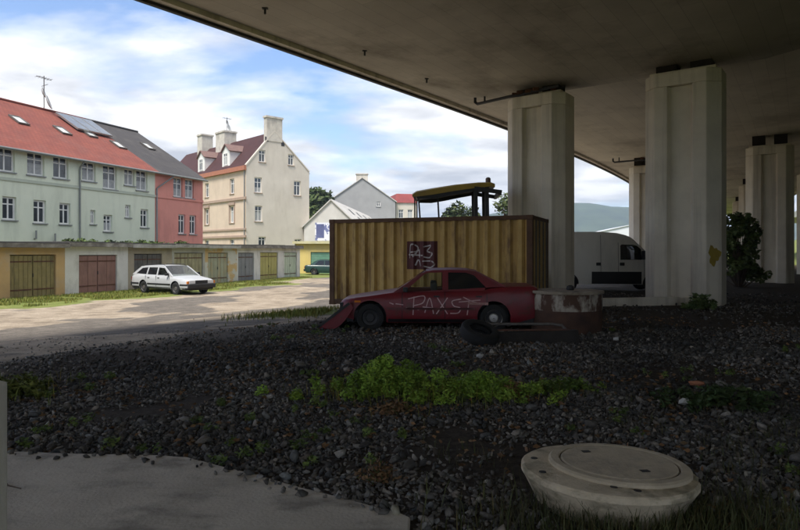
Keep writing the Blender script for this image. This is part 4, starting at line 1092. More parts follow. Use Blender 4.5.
# ------------------------------------------------------------------ shipping container
CX, CY = -2.1, 18.45; CA = math.atan2(16.0 - 18.45, 5.8)
con = thing('shipping_container', 'ochre corrugated steel shipping container with rust and dark red painted square', 'container', (CX, CY, gzs(0, 17) + .02), CA)
CL, CW, CH = 6.02, 2.44, 2.52
CONM = mat('container_paint', (.55, .37, .12), (.44, .28, .09), 2.2, .65, .1, 30, stain=(.12, .055, .028), stain_amt=.85, stain_scale=(3.0, 3.0, .7), stain_lo=.52, stain_hi=.68)
CRUST = mat('container_rust', (.13, .07, .038), (.08, .042, .025), 4, .85, .3, 40)
def corrugate(length, z0, z1, pitch=.305, dep=.085):
    prof = []; x = 0
    while x < length - .02:
        for a, d in ((0, 0), (.30, 0), (.50, dep), (.80, dep)):
            if x + a * pitch < length: prof.append((x + a * pitch, d))
        x += pitch
    prof.append((length, 0)); return prof
def corr_panel(P, prof, z0, z1):
    m = MB()
    for (a, da), (b, db) in zip(prof[:-1], prof[1:]): m.quad(P(a, da, z0), P(b, db, z0), P(b, db, z1), P(a, da, z1))
    return m
pr = corrugate(CL - .3, 0, 0)
# front side faces the camera; local y=0 plane, +y into the container
cpm = bpy.data.materials.new('container_front'); 
cpm = CONM.copy(); cpm.name = 'container_front_paint'
nn_ = cpm.node_tree; pb = nn_.nodes['Principled BSDF']; src = pb.inputs['Base Color'].links[0].from_socket
tcx = nn_.nodes.new('ShaderNodeTexCoord'); sx_ = nn_.nodes.new('ShaderNodeSeparateXYZ'); nn_.links.new(tcx.outputs['Object'], sx_.inputs[0])
def cm(op, a, b):
    q = nn_.nodes.new('ShaderNodeMath'); q.operation = op
    for i, v in enumerate((a, b)):
        if isinstance(v, (int, float)): q.inputs[i].default_value = v
        else: nn_.links.new(v, q.inputs[i])
    return q.outputs[0]
msk = cm('MULTIPLY', cm('MULTIPLY', cm('GREATER_THAN', sx_.outputs[0], 2.45), cm('LESS_THAN', sx_.outputs[0], 3.37)), cm('MULTIPLY', cm('GREATER_THAN', sx_.outputs[2], 1.07), cm('LESS_THAN', sx_.outputs[2], 1.86)))
mxx = nn_.nodes.new('ShaderNodeMix'); mxx.data_type = 'RGBA'; nn_.links.new(msk, mxx.inputs['Factor']); nn_.links.new(src, mxx.inputs['A']); mxx.inputs['B'].default_value = (.085, .018, .018, 1)
nn_.links.new(mxx.outputs['Result'], pb.inputs['Base Color'])
corr_panel(lambda a, d, z: (a + .15, .02 + d, z), pr, .16, CH - .10).build('side_panel', cpm, con)
corr_panel(lambda a, d, z: (a + .15, CW - .02 - d, z), pr, .16, CH - .10).build('side_panel', CONM, con)
pr2 = corrugate(CW - .24, 0, 0)
corr_panel(lambda a, d, z: (.03 + d, a + .12, z), pr2, .16, CH - .10).build('end_panel', CONM, con)
for k in (0, 1):
    m = MB(); m.box(CL - .06, CL - .02, .14 + k * (CW / 2 - .13), .14 + (k + 1) * (CW / 2 - .13) - .015, .17, CH - .11); dl = m.build('door', CONM, con)
    q = MB()
    for yy in (.35, .85): q.tube([(CL, .14 + k * 1.09 + yy, .15), (CL, .14 + k * 1.09 + yy, CH - .1)], .02, 6)
    q.build('locking_bar', STEELD, dl)
m = MB(); m.quad((.02, .02, CH - .04), (CL - .02, .02, CH - .04), (CL - .02, CW - .02, CH - .04), (.02, CW - .02, CH - .04)); m.build('roof_panel', CRUST, con)
for yy in (0, CW - .1):
    m = MB(); m.box(.16, CL - .16, yy, yy + .1, CH - .11, CH); m.build('top_rail', CRUST, con)
    m = MB(); m.box(.16, CL - .16, yy, yy + .1, 0.02, .17); m.build('bottom_rail', CRUST, con)
    for xx in (0, CL - .16):
        m = MB(); m.box(xx, xx + .16, yy - .005 if yy == 0 else yy - .06, yy + .16 if yy == 0 else yy + .105, .118, CH - .118); m.build('corner_post', CRUST, con, bevel=.01)
        for zz_ in (0, CH - .115):
            m = MB(); m.box(xx - .01, xx + .17, yy - .012 if yy == 0 else yy - .06, yy + .16 if yy == 0 else yy + .112, zz_, zz_ + .118); m.build('corner_casting', CRUST, con, bevel=.008)
for xx in (.0, CL - .1):
    m = MB(); m.box(xx, xx + .1, .165, CW - .165, CH - .11, CH - .005); m.box(xx, xx + .1, .165, CW - .165, .02, .17); m.build('end_rail', CRUST, con)
GRAF = mat('graffiti_paint', (.62, .58, .56), (.45, .42, .41), 9, .7)
def ribbon(mb, pts, wd, surf):
    """flat sprayed stroke of width wd following surf(x,z)->point, drawn through pts as a loose curve"""
    if len(pts) > 2 and wd > .015:
        P = [pts[0]] + list(pts) + [pts[-1]]; q = []
        for i in range(1, len(P) - 2):
            for t in (0, .2, .4, .6, .8):
                q.append(tuple(.5 * (2 * P[i][j] + (P[i + 1][j] - P[i - 1][j]) * t + (2 * P[i - 1][j] - 5 * P[i][j] + 4 * P[i + 1][j] - P[i + 2][j]) * t * t + (3 * P[i][j] - P[i - 1][j] - 3 * P[i + 1][j] + P[i + 2][j]) * t ** 3) for j in (0, 1)))
        pts = q + [pts[-1]]
    for (a, b) in zip(pts[:-1], pts[1:]):
        n = max(1, int(math.dist(a, b) / .03)); dx, dz = b[0] - a[0], b[1] - a[1]; l = math.hypot(dx, dz) or 1
        px_, pz_ = -dz / l * wd / 2, dx / l * wd / 2
        for i in range(n):
            u0, u1 = i / n - .02, (i + 1) / n + .02
            p0 = (a[0] + dx * u0, a[1] + dz * u0); p1 = (a[0] + dx * u1, a[1] + dz * u1)
            mb.quad(surf(p0[0] - px_, p0[1] - pz_), surf(p1[0] - px_, p1[1] - pz_), surf(p1[0] + px_, p1[1] + pz_), surf(p0[0] + px_, p0[1] + pz_))
def csurf(x, z):
    a = ((x - .15) % .305) / .305; dep = .085
    d = 0 if a < .30 else dep * (a - .30) / .20 if a < .50 else dep if a < .80 else dep * (1 - (a - .80) / .20)
    return (x, .02 + d - .006, z)
m = MB()
for st in ([(2.55, 1.38), (2.60, 1.76), (2.78, 1.70), (2.76, 1.58), (2.58, 1.55)], [(2.66, 1.42), (2.82, 1.62), (2.84, 1.40)], [(2.98, 1.70), (3.20, 1.74), (3.06, 1.58), (3.24, 1.52), (3.14, 1.40), (2.98, 1.42)],
           [(2.72, 1.18), (2.80, 1.34), (2.90, 1.16)], [(2.95, 1.30), (3.22, 1.30), (3.30, 1.20), (3.16, 1.12), (2.98, 1.16)], [(2.52, 1.48), (2.95, 1.46)]):
    m = MB(); ribbon(m, st, .036, csurf); m.build('graffiti_stroke', GRAF, con)

# ------------------------------------------------------------------ cars
def interp(tab, x):
    return float(np.interp(x, [t[0] for t in tab], [t[1] for t in tab]))
class Car:
    def __init__(s, t, paint, L_, W, top, wheels, rw, sill=.20, arch=1.18, plan=None, belt_round=.95):
        s.t, s.paint, s.L, s.W, s.top, s.wheels, s.rw, s.sill, s.R = t, paint, L_, W, top, wheels, rw, sill, rw * arch
        s.plan = plan or [(0, .80), (.08, .90), (.25, .97), (.7, 1.0), (L_ - .7, 1.0), (L_ - .25, .97), (L_ - .06, .91), (L_, .84)]
    def hw(s, x): return s.W / 2 * interp(s.plan, x)
    SEC = [(0, .93), (.12, .975), (.35, .995), (.55, 1.0), (.75, .985), (.9, .96), (1.0, .90)]
    def side_y(s, x, z):
        zt = interp(s.top, x); u = (z - s.sill) / max(zt - s.sill, .05)
        return s.hw(x) * interp(s.SEC, min(max(u, 0), 1))
    def bottom(s, x):
        for xw in s.wheels:
            if abs(x - xw) < s.R: return s.rw + math.sqrt(max(0, s.R ** 2 - (x - xw) ** 2))
        if x < .35: return s.sill + .04 + (.35 - x) * .25
        if x > s.L - .5: return s.sill + (x - s.L + .5) * .28
        return s.sill
    def body(s, name='body'):
        X = set(np.linspace(0, s.L, 40)) | {.02, .05, s.L - .02, s.L - .05}
        for xw in s.wheels:
            X |= set(xw + s.R * np.sin(np.linspace(-1, 1, 23) * math.pi / 2)); X |= {xw - s.R - .002, xw + s.R + .002}
        for x, _ in s.top: X.add(x)
        X = sorted(x for x in X if 0 <= x <= s.L)
        rings = []
        for x in X:
            b = s.bottom(x); zt = interp(s.top, x); h = s.hw(x); half = []
            for k in range(9):
                z = b + (zt - b) * k / 8
                half.append((h * interp(s.SEC, (z - s.sill) / (zt - s.sill)), z))
            cr = .035
            crown = [(h * .82, zt + cr * .45), (h * .62, zt + cr * .75), (h * .3, zt + cr * .95), (0, zt + cr)]
            pts = [(x, -y, z) for y, z in half] + [(x, -y, z) for y, z in crown] + [(x, y, z) for y, z in reversed(crown[:-1])] + [(x, y, z) for y, z in reversed(half)]
            rings.append(pts)
        m = MB(); n = len(rings[0]); vs = [p for r in rings for p in r]
        fs = [(i * n + k, (i + 1) * n + k, (i + 1) * n + k + 1, i * n + k + 1) for i in range(len(rings) - 1) for k in range(n - 1)]
        fs.append(tuple(range(n))); fs.append(tuple(reversed([(len(rings) - 1) * n + k for k in range(n)])))
        m.add(vs, fs); o = m.build(name, s.paint, s.t, smooth=32)
        u = MB(); u.box(.15, s.L - .15, -s.W * .28, s.W * .28, s.sill - .02, .52)
        for a, b in ((.12, s.wheels[0] - s.R - .02), (s.wheels[0] + s.R + .02, s.wheels[1] - s.R - .02), (s.wheels[1] + s.R + .02, s.L - .12)):
            if b > a: u.box(a, b, -s.W * .43, s.W * .43, s.sill + .01, .40)
        u.build('underbody', BLACKP, s.t)
        a = MB()
        for xw in s.wheels:
            for sg in (-1, 1):
                q = [(xw + (s.R + .012) * math.cos(t), s.rw + (s.R + .012) * math.sin(t)) for t in np.linspace(-.1, math.pi + .1, 17)]
                y0, y1 = sg * (s.side_y(xw, .6) - .02), sg * s.W * .27
                for p, r in zip(q[:-1], q[1:]): a.quad((p[0], y0, p[1]), (r[0], y0, r[1]), (r[0], y1, r[1]), (p[0], y1, p[1]))
        a.build('wheel_arch_liner', BLACKP, s.t)
        return o
    def wheel(s, xw, side, rimm, style='steel', sink=0.0):
        y = side * (s.hw(xw) * .985 - .10)
        r = s.rw; m = MB()
        m.lathe([(r * .62, -.085), (r * .86, -.098), (r * .965, -.085), (r, -.055), (r, .055), (r * .965, .085), (r * .86, .098), (r * .62, .085)], 36, axis='y', closed=True)
        e = bpy.data.objects.new('wheel', None); e.empty_display_size = .1; col.objects.link(e); e.parent = s.t; e.location = (xw, y, r - sink)
        m.build('tyre', RUBBER, e, smooth=40)
        m = MB(); o = .06 * side
        m.lathe([(r * .64, o * 1.35), (r * .60, o * 1.2), (r * .55, o * .6), (r * .34, o * .75), (r * .26, o * 1.05), (r * .12, o * 1.1), (.01, o * 1.15)], 30, axis='y', caps=False)
        rm = m.build('rim', rimm, e, smooth=35)
        m = MB()
        for k in range(8):
            a = k * math.pi / 4; m.lathe([(.022, o * .72), (.022, o * 1.02)], 8, c=(r * .45 * math.cos(a), 0, r * .45 * math.sin(a)), axis='y')
        m.build('rim_hole', BLACKP, rm)
        m = MB(); m.lathe([(r * .56, o * 1.12), (r * .55, o * 1.16), (r * .36, o * 1.02), (r * .35, o * .98)], 30, axis='y', caps=False); m.build('rim_recess', DARKM, rm, smooth=35)
        m = MB(); m.lathe([(r * .30, o * 1.0), (r * .28, o * 1.22), (r * .10, o * 1.26), (.01, o * 1.27)], 24, axis='y', caps=False); m.build('hub_cap', rimm, rm, smooth=35)
    def house(s, outline, holes, zb, wbase, tum, glass, roof_range, frame_in=.03, windscreen=None, rearscreen=None, glassF=None):
        """greenhouse: side frames with real openings, panes, roof skin and screens"""
        def P(x, z, sg, inn=0.0): return (x, sg * (wbase - tum * (z - zb) - inn), z)
        polys = [[Vector((x, z, 0)) for x, z in outline]] + [[Vector((x, z, 0)) for x, z in h] for h in holes]
        tri = tessellate_polygon(polys); flat = [p for pl in polys for p in pl]
        for sg in (-1, 1):
            m = MB(); m.add([P(p.x, p.y, sg) for p in flat], [tuple(t) for t in tri]); m.add([P(p.x, p.y, sg, frame_in) for p in flat], [tuple(t) for t in tri])
            for pl in polys:
                for a, b in zip(pl, pl[1:] + pl[:1]): m.quad(P(a.x, a.y, sg), P(b.x, b.y, sg), P(b.x, b.y, sg, frame_in), P(a.x, a.y, sg, frame_in))
            m.build('window_frame', s.paint, s.t)
            for i, h in enumerate(holes):
                m = MB(); m.add([P(x, z, sg, .015) for x, z in h], [tuple(range(len(h)))]); m.build('side_window', glass[i], s.t)
        # roof skin between the sides
        i0, i1 = roof_range; rp = outline[i0:i1 + 1]; m = MB(); prev = None
        def cross(x, z, cr=.03):
            y = wbase - tum * (z - zb); return [(x, -y, z), (x, -y * .85, z + cr * .55), (x, -y * .5, z + cr * .9), (x, 0, z + cr), (x, y * .5, z + cr * .9), (x, y * .85, z + cr * .55), (x, y, z)]
        rows_ = [cross(x, z) for x, z in rp]
        for a, b in zip(rows_[:-1], rows_[1:]):
            for k in range(6): m.quad(a[k], b[k], b[k + 1], a[k + 1])
        m.build('roof', s.paint, s.t, smooth=40)
        for nm, (a, b), gm_ in (('windscreen', (outline[0], outline[i0]), glassF or GLASSC), ('rear_window', (outline[i1], outline[-1]), GLASSD)):
            A, B = cross(*a, .02), cross(*b, .03); m = MB(); fr = MB()
            for k in range(6): m.quad(A[k], B[k], B[k + 1], A[k + 1])
            m.build(nm, gm_, s.t, smooth=40)
            for sg in (-1, 1):
                fr = MB(); p, q = Vector(P(*a, sg, .03)), Vector(P(*b, sg, .03)); fr.bar(p, q, .07, .03); fr.build('pillar', s.paint, s.t)

def car_details_box(m, x0, x1, y0, y1, z0, z1): m.box(x0, x1, y0, y1, z0, z1)

# --- red wreck
RX, RY = -.62, 13.55
RED = mat('faded_red_paint', (.19, .012, .019), (.13, .009, .014), 2.5, .42, spec=.5, stain=(.07, .030, .020), stain_amt=.75, stain_scale=(4, 4, 5), stain_lo=.54, stain_hi=.66)
red = thing('wrecked_car', 'abandoned dark red saloon car with graffiti on its doors and front bumper hanging', 'car', (-1.19, 13.55, gzs(0, 13.5) - .02), R(-3))
rc = Car(red, RED, 4.08, 1.66, [(0, .58), (.06, .62), (.3, .665), (1.15, .79), (1.3, .80), (2.0, .80), (2.9, .83), (3.2, .885), (3.5, .905), (3.95, .905), (4.04, .87), (4.08, .78)], (.62, 3.14), .285, sill=.17)
rc.body()
ol = [(1.10, .78), (1.30, .92), (1.50, 1.07), (1.66, 1.175), (1.76, 1.215), (1.92, 1.24), (2.3, 1.25), (2.62, 1.24), (2.82, 1.205), (2.95, 1.15), (3.15, 1.04), (3.38, .91)]
ol_full = ol + [(3.38, .80), (1.10, .74)]
fw_ = [(1.32, .80), (1.72, 1.15), (1.80, 1.185), (2.10, 1.195), (2.10, .80)]
rw_ = [(2.22, .81), (2.22, 1.195), (2.58, 1.19), (2.76, 1.13), (2.99, .89), (2.95, .83)]
class _H: pass
def house_on(car, ol, base_z, holes, zb, wb, tum, glass, i0, i1, glassF=None):
    # outline closed along the belt; screens run between belt ends and roof ends
    full = ol + [(ol[-1][0], base_z), (ol[0][0], base_z - .03)]
    def run():
        car.house(full[:len(ol)] , holes, zb, wb, tum, glass, (i0, i1), glassF=glassF)
    run()
house_on(rc, ol, .78, [fw_, rw_], .78, .765, .30, [GLASSC, GLASSD], 4, 8)
for xw in rc.wheels:
    for sd_ in (-1, 1): rc.wheel(xw, sd_, STEEL if xw > 2 else DARKM, sink=.015)
def on_side(car, x, z, off=.004): return (x, -(car.side_y(x, z) + off), z)
m = MB()
for x0 in (1.28, 2.15, 3.0): ribbon(m, [(x0, .24), (x0, .5), (x0, .79)], .014, lambda x, z: on_side(rc, x, z, .002))
m.build('door_seam', BLACKP, red)
m = MB()
for x0 in (2.0, 2.86): ribbon(m, [(x0 - .08, .71), (x0 + .04, .71)], .03, lambda x, z: on_side(rc, x, z, .012))
m.build('door_handle', BLACKP, red)
m = MB(); ribbon(m, [(1.0, .46), (2.72, .46)], .045, lambda x, z: on_side(rc, x, z, .006)); m.build('rub_strip', mat('faded_strip', (.16, .05, .05), (.11, .03, .03), 6, .6), red)
m = MB()
gs = lambda x, z: on_side(rc, x, z, .004)
for st in ([(1.50, .34), (1.52, .70)], [(1.40, .66), (1.72, .72), (1.70, .58), (1.50, .52)], [(1.74, .38), (1.84, .68), (1.92, .36)], [(1.70, .50), (1.95, .47)],
           [(2.00, .68), (2.20, .36)], [(2.20, .68), (1.98, .36)], [(2.48, .66), (2.30, .62), (2.33, .52), (2.46, .48), (2.42, .38), (2.26, .37)],
           [(2.44, .60), (2.86, .64)], [(2.64, .64), (2.60, .34)], [(2.52, .70), (2.74, .60), (2.98, .56)], [(1.36, .48), (1.62, .44)], [(1.15, .56), (1.30, .54)], [(1.02, .58), (1.1, .55)]):
    m = MB(); ribbon(m, st, .020, gs); m.build('graffiti_stroke', mat('red_car_graffiti', (.66, .46, .46), (.50, .30, .30), 9, .7), red)
m = MB(); ribbon(m, [(2.62, .575), (3.02, .565)], .05, gs); m.build('scuff', mat('scuff', (.45, .25, .22), (.30, .12, .11), 7, .6), red)
for sg in (-1, 1):
    m = MB(); m.box(1.30, 1.40, sg * .86 - .07, sg * .86 + .07, .80, .90); m.build('wing_mirror', BLACKP, red, bevel=.02)
    m = MB(); m.box(-.02, .05, sg * .55 - .15, sg * .55 + .15, .44, .57); m.build('headlight_recess', BLACKP, red)
m = MB(); ribbon(m, [(1.02, .215), (2.74, .215)], .07, lambda x, z: on_side(rc, x, z, .006)); m.build('sill_trim', BLACKP, red)
m = MB(); ribbon(m, [(3.36, .66), (3.50, .66)], .14, lambda x, z: on_side(rc, x, z, .003)); m.build('fuel_flap', RED, red)
m = MB(); ribbon(m, [(.30, .60), (.42, .60)], .04, lambda x, z: on_side(rc, x, z, .008)); m.build('side_indicator', AMBER, red)
m = MB(); m.box(-.015, .02, -.62, .62, .40, .56); m.build('grille', BLACKP, red)
# front bumper torn off, sloping from the nose to the ground
m = MB()
P0, P1 = (0.05, -.84, .60), (-.52, -.80, .06)
prof = [(0, 0), (.18, .02), (.36, .0)]
for a, b, hh in (((.22, -.86, .585), (-.46, -.84, .06), .20),):
    n = 8
    for k in range(n):
        u0, u1 = k / n, (k + 1) / n
        p = Vector(a).lerp(Vector(b), u0); q = Vector(a).lerp(Vector(b), u1)
        h0, h1 = .03 + .23 * math.sin(math.pi * min(1, u0 * .9 + .12)), .03 + .23 * math.sin(math.pi * min(1, u1 * .9 + .12))
        for y0, y1 in ((-.0, .05),):
            m.add([(p.x, p.y, p.z), (q.x, q.y, q.z), (q.x + .06, q.y, max(.01, q.z - h1)), (p.x + .06, p.y, max(.01, p.z - h0)),
                   (p.x, p.y + 1.5, p.z), (q.x, q.y + 1.5, q.z)], [(0, 3, 2, 1), (0, 1, 5, 4)])
m.build('front_bumper', RED, red)
m = MB(); m.bar((.20, -.868, .57), (-.47, -.848, .055), .012, .05); m.build('bumper_strip', BLACKP, red)
m = MB(); m.box(.03, .45, -.70, .70, .25, .42); m.build('crash_beam', DARKM, red)
m = MB(); m.box(4.06, 4.13, -.76, .76, .34, .52); m.build('rear_bumper', BLACKP, red, bevel=.02)
for sg in (-1, 1):
    m = MB(); m.box(4.05, 4.085, sg * .45 - .2, sg * .45 + .2, .60, .76); m.build('tail_light', TAILR, red)
for x0 in (1.85, 2.65):
    for sg in (-.36, .36):
        m = MB(); m.box(x0, x0 + .14, sg - .24, sg + .24, .35, .98); m.box(x0 - .42, x0 + .1, sg - .24, sg + .24, .30, .46); m.build('car_seat', mat('seat_cloth', (.08, .075, .07), (.05, .05, .045), 5, .95), red, bevel=.03)

# --- white estate car parked in front of the garages
WHT = mat('white_car_paint', (.46, .465, .465), (.40, .405, .405), 2, .3, spec=.5)
aud = thing('estate_car', 'white estate car with black trim parked on the grass by the garages', 'car', (-9.85, 30.75, gzs(-11.5, 32)), math.atan2(.57, -.82))
ac = Car(aud, WHT, 4.75, 1.80, [(0, .66), (.05, .70), (.4, .76), (1.2, .87), (1.4, .90), (2.4, .92), (3.6, .94), (4.4, .94), (4.68, .90), (4.75, .80)], (.88, 3.57), .31, sill=.22)
ac.body()
ol = [(1.18, .87), (1.45, 1.05), (1.72, 1.23), (1.92, 1.34), (2.05, 1.375), (2.5, 1.40), (3.2, 1.40), (3.75, 1.375), (3.95, 1.35), (4.2, 1.22), (4.45, 1.06), (4.62, .93)]
house_on(ac, ol, .87, [[(1.45, .93), (1.95, 1.285), (2.42, 1.315), (2.42, .93)], [(2.52, .94), (2.52, 1.315), (3.25, 1.31), (3.30, .95)], [(3.40, .95), (3.36, 1.31), (3.85, 1.27), (4.30, .98)]], .87, .83, .26, [GLASSC, GLASSD, GLASSD], 4, 8)
for xw in ac.wheels:
    for sd_ in (-1, 1): ac.wheel(xw, sd_, STEELD, sink=.02)
m = MB()
for sg in (-1, 1):
    for a, b in ((.05, ac.wheels[0] - ac.R), (ac.wheels[0] + ac.R, ac.wheels[1] - ac.R), (ac.wheels[1] + ac.R, 4.7)):
        n = 10
        for k in range(n):
            xa, xb = a + (b - a) * k / n, a + (b - a) * (k + 1) / n
            for z0, z1 in ((.44, .52), (.22, .34)):
                m.quad((xa, sg * (ac.side_y(xa, z0) + .008), z0), (xb, sg * (ac.side_y(xb, z0) + .008), z0), (xb, sg * (ac.side_y(xb, z1) + .008), z1), (xa, sg * (ac.side_y(xa, z1) + .008), z1))
m.build('rub_strip', BLACKP, aud)
m = MB(); m.box(-.10, .03, -.80, .80, .32, .52); m.build('front_bumper', BLACKP, aud, bevel=.03)
m = MB(); m.box(4.72, 4.84, -.80, .80, .34, .54); m.build('rear_bumper', BLACKP, aud, bevel=.03)
m = MB(); m.box(-.02, .03, -.36, .36, .54, .70); m.build('grille', BLACKP, aud)
for sg in (-1, 1):
    m = MB(); m.box(-.02, .04, sg * .54 - .17, sg * .54 + .17, .54, .69); m.build('headlight', LAMP, aud)
    m = MB(); m.box(.0, .07, sg * .77 - .05, sg * .77 + .05, .54, .67); m.build('indicator', AMBER, aud)
    m = MB(); m.box(1.42, 1.54, sg * .93 - .09, sg * .93 + .09, .92, 1.05); m.build('wing_mirror', BLACKP, aud, bevel=.02)
    m = MB(); m.box(4.70, 4.76, sg * .62 - .18, sg * .62 + .18, .62, .80); m.build('tail_light', TAILR, aud)
m = MB()
for sg in (-1, 1):
    for x0 in (2.28, 3.12): m.box(x0 - .09, x0 + .06, sg * (ac.side_y(x0, .8) + .015) - .012, sg * (ac.side_y(x0, .8) + .015) + .012, .78, .81)
m.build('door_handle', BLACKP, aud)
m = MB()
for sg in (-1, 1):
    for x0 in (1.36, 2.46, 3.36): m.box(x0 - .006, x0 + .006, sg * ac.side_y(x0, .7) - .012, sg * ac.side_y(x0, .7) + .006, .36, .90)
m.build('door_seam', BLACKP, aud)
m = MB()
for sg in (-.6, .6): m.tube([(2.1, sg, 1.42), (2.2, sg, 1.46), (3.7, sg, 1.45), (3.8, sg, 1.41)], .015, 6)
m.build('roof_rail', BLACKP, aud)
for sg in (-.38, .38):
    m = MB(); m.box(2.45, 2.6, sg - .24, sg + .24, .5, 1.12); m.box(2.05, 2.55, sg - .24, sg + .24, .42, .58); m.build('car_seat', mat('seat_cloth', (.08, .075, .07)), aud, bevel=.03)

# --- dark green car in front of the yellow garage
GRN = mat('dark_green_paint', (.02, .055, .045), (.015, .04, .035), 2, .3)
gc_ = thing('parked_car', 'dark green car parked before the yellow garage', 'car', (-4.55, 57.5, gzs(-6.5, 57)), R(178))
g2 = Car(gc_, GRN, 4.2, 1.68, [(0, .62), (.06, .68), (.4, .74), (1.1, .84), (1.3, .87), (3.3, .90), (3.9, .90), (4.15, .86), (4.2, .76)], (.8, 3.3), .30, sill=.2)
g2.body(); ol = [(1.05, .84), (1.35, 1.02), (1.62, 1.2), (1.85, 1.32), (2.0, 1.36), (2.4, 1.385), (2.8, 1.37), (3.0, 1.34), (3.15, 1.30), (3.45, 1.08), (3.7, .90)]
house_on(g2, ol, .84, [[(1.35, .90), (1.85, 1.27), (2.3, 1.31), (2.3, .90)], [(2.4, .90), (2.4, 1.31), (2.9, 1.28), (3.25, .93)]], .84, .78, .28, [GLASSD, GLASSD], 4, 8)
for xw in g2.wheels:
    for sd_ in (-1, 1): g2.wheel(xw, sd_, STEELD)
m = MB(); m.box(-.08, .03, -.76, .76, .34, .52); m.build('front_bumper', BLACKP, gc_, bevel=.02)
m = MB(); m.box(4.17, 4.28, -.76, .76, .34, .54); m.build('rear_bumper', BLACKP, gc_, bevel=.02)
for sg in (-1, 1):
    m = MB(); m.box(4.15, 4.21, sg * .58 - .16, sg * .58 + .16, .6, .78); m.build('tail_light', TAILR, gc_)
    m = MB(); m.box(-.02, .04, sg * .54 - .16, sg * .54 + .16, .52, .65); m.build('headlight', LAMP, gc_)

# --- white panel van
VAN = mat('white_van_paint', (.76, .75, .70), (.70, .69, .64), 1.2, .4, stain=(.42, .41, .38), stain_amt=.4)
van = thing('panel_van', 'white high-roof panel van with black cab window parked behind the piers', 'van', (10.95, 25.1, gzs(8.5, 26) - .0), R(174))
vc = Car(van, VAN, 5.4, 1.98, [(0, .82), (.05, .95), (.25, 1.06), (.75, 1.20), (.95, 1.32), (1.5, 1.86), (1.72, 2.08), (1.95, 2.22), (2.3, 2.31), (2.9, 2.36), (5.2, 2.36), (5.34, 2.33), (5.4, 2.2)], (.95, 4.2), .34, sill=.30,
         plan=[(0, .78), (.1, .88), (.35, .95), (1.0, .99), (1.6, 1.0), (5.2, 1.0), (5.4, .97)])
vc.SEC = [(0, .97), (.08, .99), (.3, 1.0), (.5, .995), (.75, .96), (.93, .92), (1.0, .86)]
vc.body()
for xw in vc.wheels:
    for sd_ in (-1, 1): vc.wheel(xw, sd_, STEELD)
def van_patch(poly, name, mt, off, parent=van):
    zs_ = sorted({z for _, z in poly} | set(np.linspace(min(z for _, z in poly), max(z for _, z in poly), 9)))
    def span(z):
        xs2 = []
        for (xa, za), (xb, zb3) in zip(poly, poly[1:] + poly[:1]):
            if min(za, zb3) - 1e-6 <= z <= max(za, zb3) + 1e-6:
                xs2 += [xa, xb] if abs(za - zb3) < 1e-6 else [xa + (xb - xa) * (z - za) / (zb3 - za)]
        return min(xs2), max(xs2)
    for sg in (-1, 1):
        m = MB()
        for za, zb3 in zip(zs_[:-1], zs_[1:]):
            (a0, a1), (b0, b1) = span(za + 1e-4), span(zb3 - 1e-4); n = 6
            for k in range(n):
                q = [(a0 + (a1 - a0) * k / n, za), (a0 + (a1 - a0) * (k + 1) / n, za), (b0 + (b1 - b0) * (k + 1) / n, zb3), (b0 + (b1 - b0) * k / n, zb3)]
                m.quad(*[(x, sg * (vc.side_y(x, z) + off), z) for x, z in q])
        m.build(name, mt, parent)
van_patch([(1.12, 1.28), (1.35, 1.28), (1.35, 1.62), (1.22, 1.50)], 'quarter_window', GLASSD, .008)
van_patch([(1.40, 1.27), (1.40, 1.68), (1.56, 1.82), (1.72, 1.86), (2.15, 1.87), (2.20, 1.82), (2.20, 1.27)], 'cab_window', GLASSD, .008)
van_patch([(1.40, .32), (3.3, .32), (3.3, .80), (1.40, .80)], 'lower_dark_panel', BLACKP, .010)  # black panel for the dark lower side, shadow there included
m = MB()
for sg in (-1, 1):
    for x0, z0, z1 in ((2.28, .5, 1.95), (2.95, .5, 2.25), (4.3, .8, 2.25), (1.30, .5, 1.3)):
        n = 8
        for k in range(n):
            za, zb2 = z0 + (z1 - z0) * k / n, z0 + (z1 - z0) * (k + 1) / n
            m.quad((x0 - .007, sg * (vc.side_y(x0, za) + .003), za), (x0 + .007, sg * (vc.side_y(x0, za) + .003), za), (x0 + .007, sg * (vc.side_y(x0, zb2) + .003), zb2), (x0 - .007, sg * (vc.side_y(x0, zb2) + .003), zb2))
m.build('door_seam', BLACKP, van)
for sg in (-1, 1):
    for x0 in (2.15, 3.05):
        m = MB(); y_ = sg * (vc.side_y(x0, 1.1) + .02); m.box(x0 - .10, x0 + .08, y_ - .025, y_ + .025, 1.04, 1.16); m.build('door_handle', BLACKP, van, bevel=.015)
    m = MB(); m.box(1.28, 1.42, sg * 1.12 - .11, sg * 1.12 + .11, 1.28, 1.62); m.build('wing_mirror', BLACKP, van, bevel=.03)
    m = MB(); m.box(.02, .3, sg * .72 - .14, sg * .72 + .14, .86, 1.08); m.build('headlight', LAMP, van, bevel=.03)
m = MB(); rowsv = []
for x in (.98, 1.2, 1.5, 1.72, 1.88):
    zt = interp(vc.top, x) + .0; h = vc.hw(x); rowsv.append([(x - .012, y * h, zt + dz + .012) for y, dz in ((-.84, .012), (-.62, .026), (-.3, .033), (0, .035), (.3, .033), (.62, .026), (.84, .012))])
for a, b in zip(rowsv[:-1], rowsv[1:]):
    for k in range(6): m.quad(a[k], a[k + 1], b[k + 1], b[k])
m.build('windscreen', GLASSD, van, smooth=40)
m = MB(); m.box(-.08, .05, -.85, .85, .34, .74); m.build('front_bumper', BLACKP, van, bevel=.05)
m = MB(); m.box(5.36, 5.46, -.9, .9, .36, .56); m.build('rear_bumper', BLACKP, van, bevel=.03)

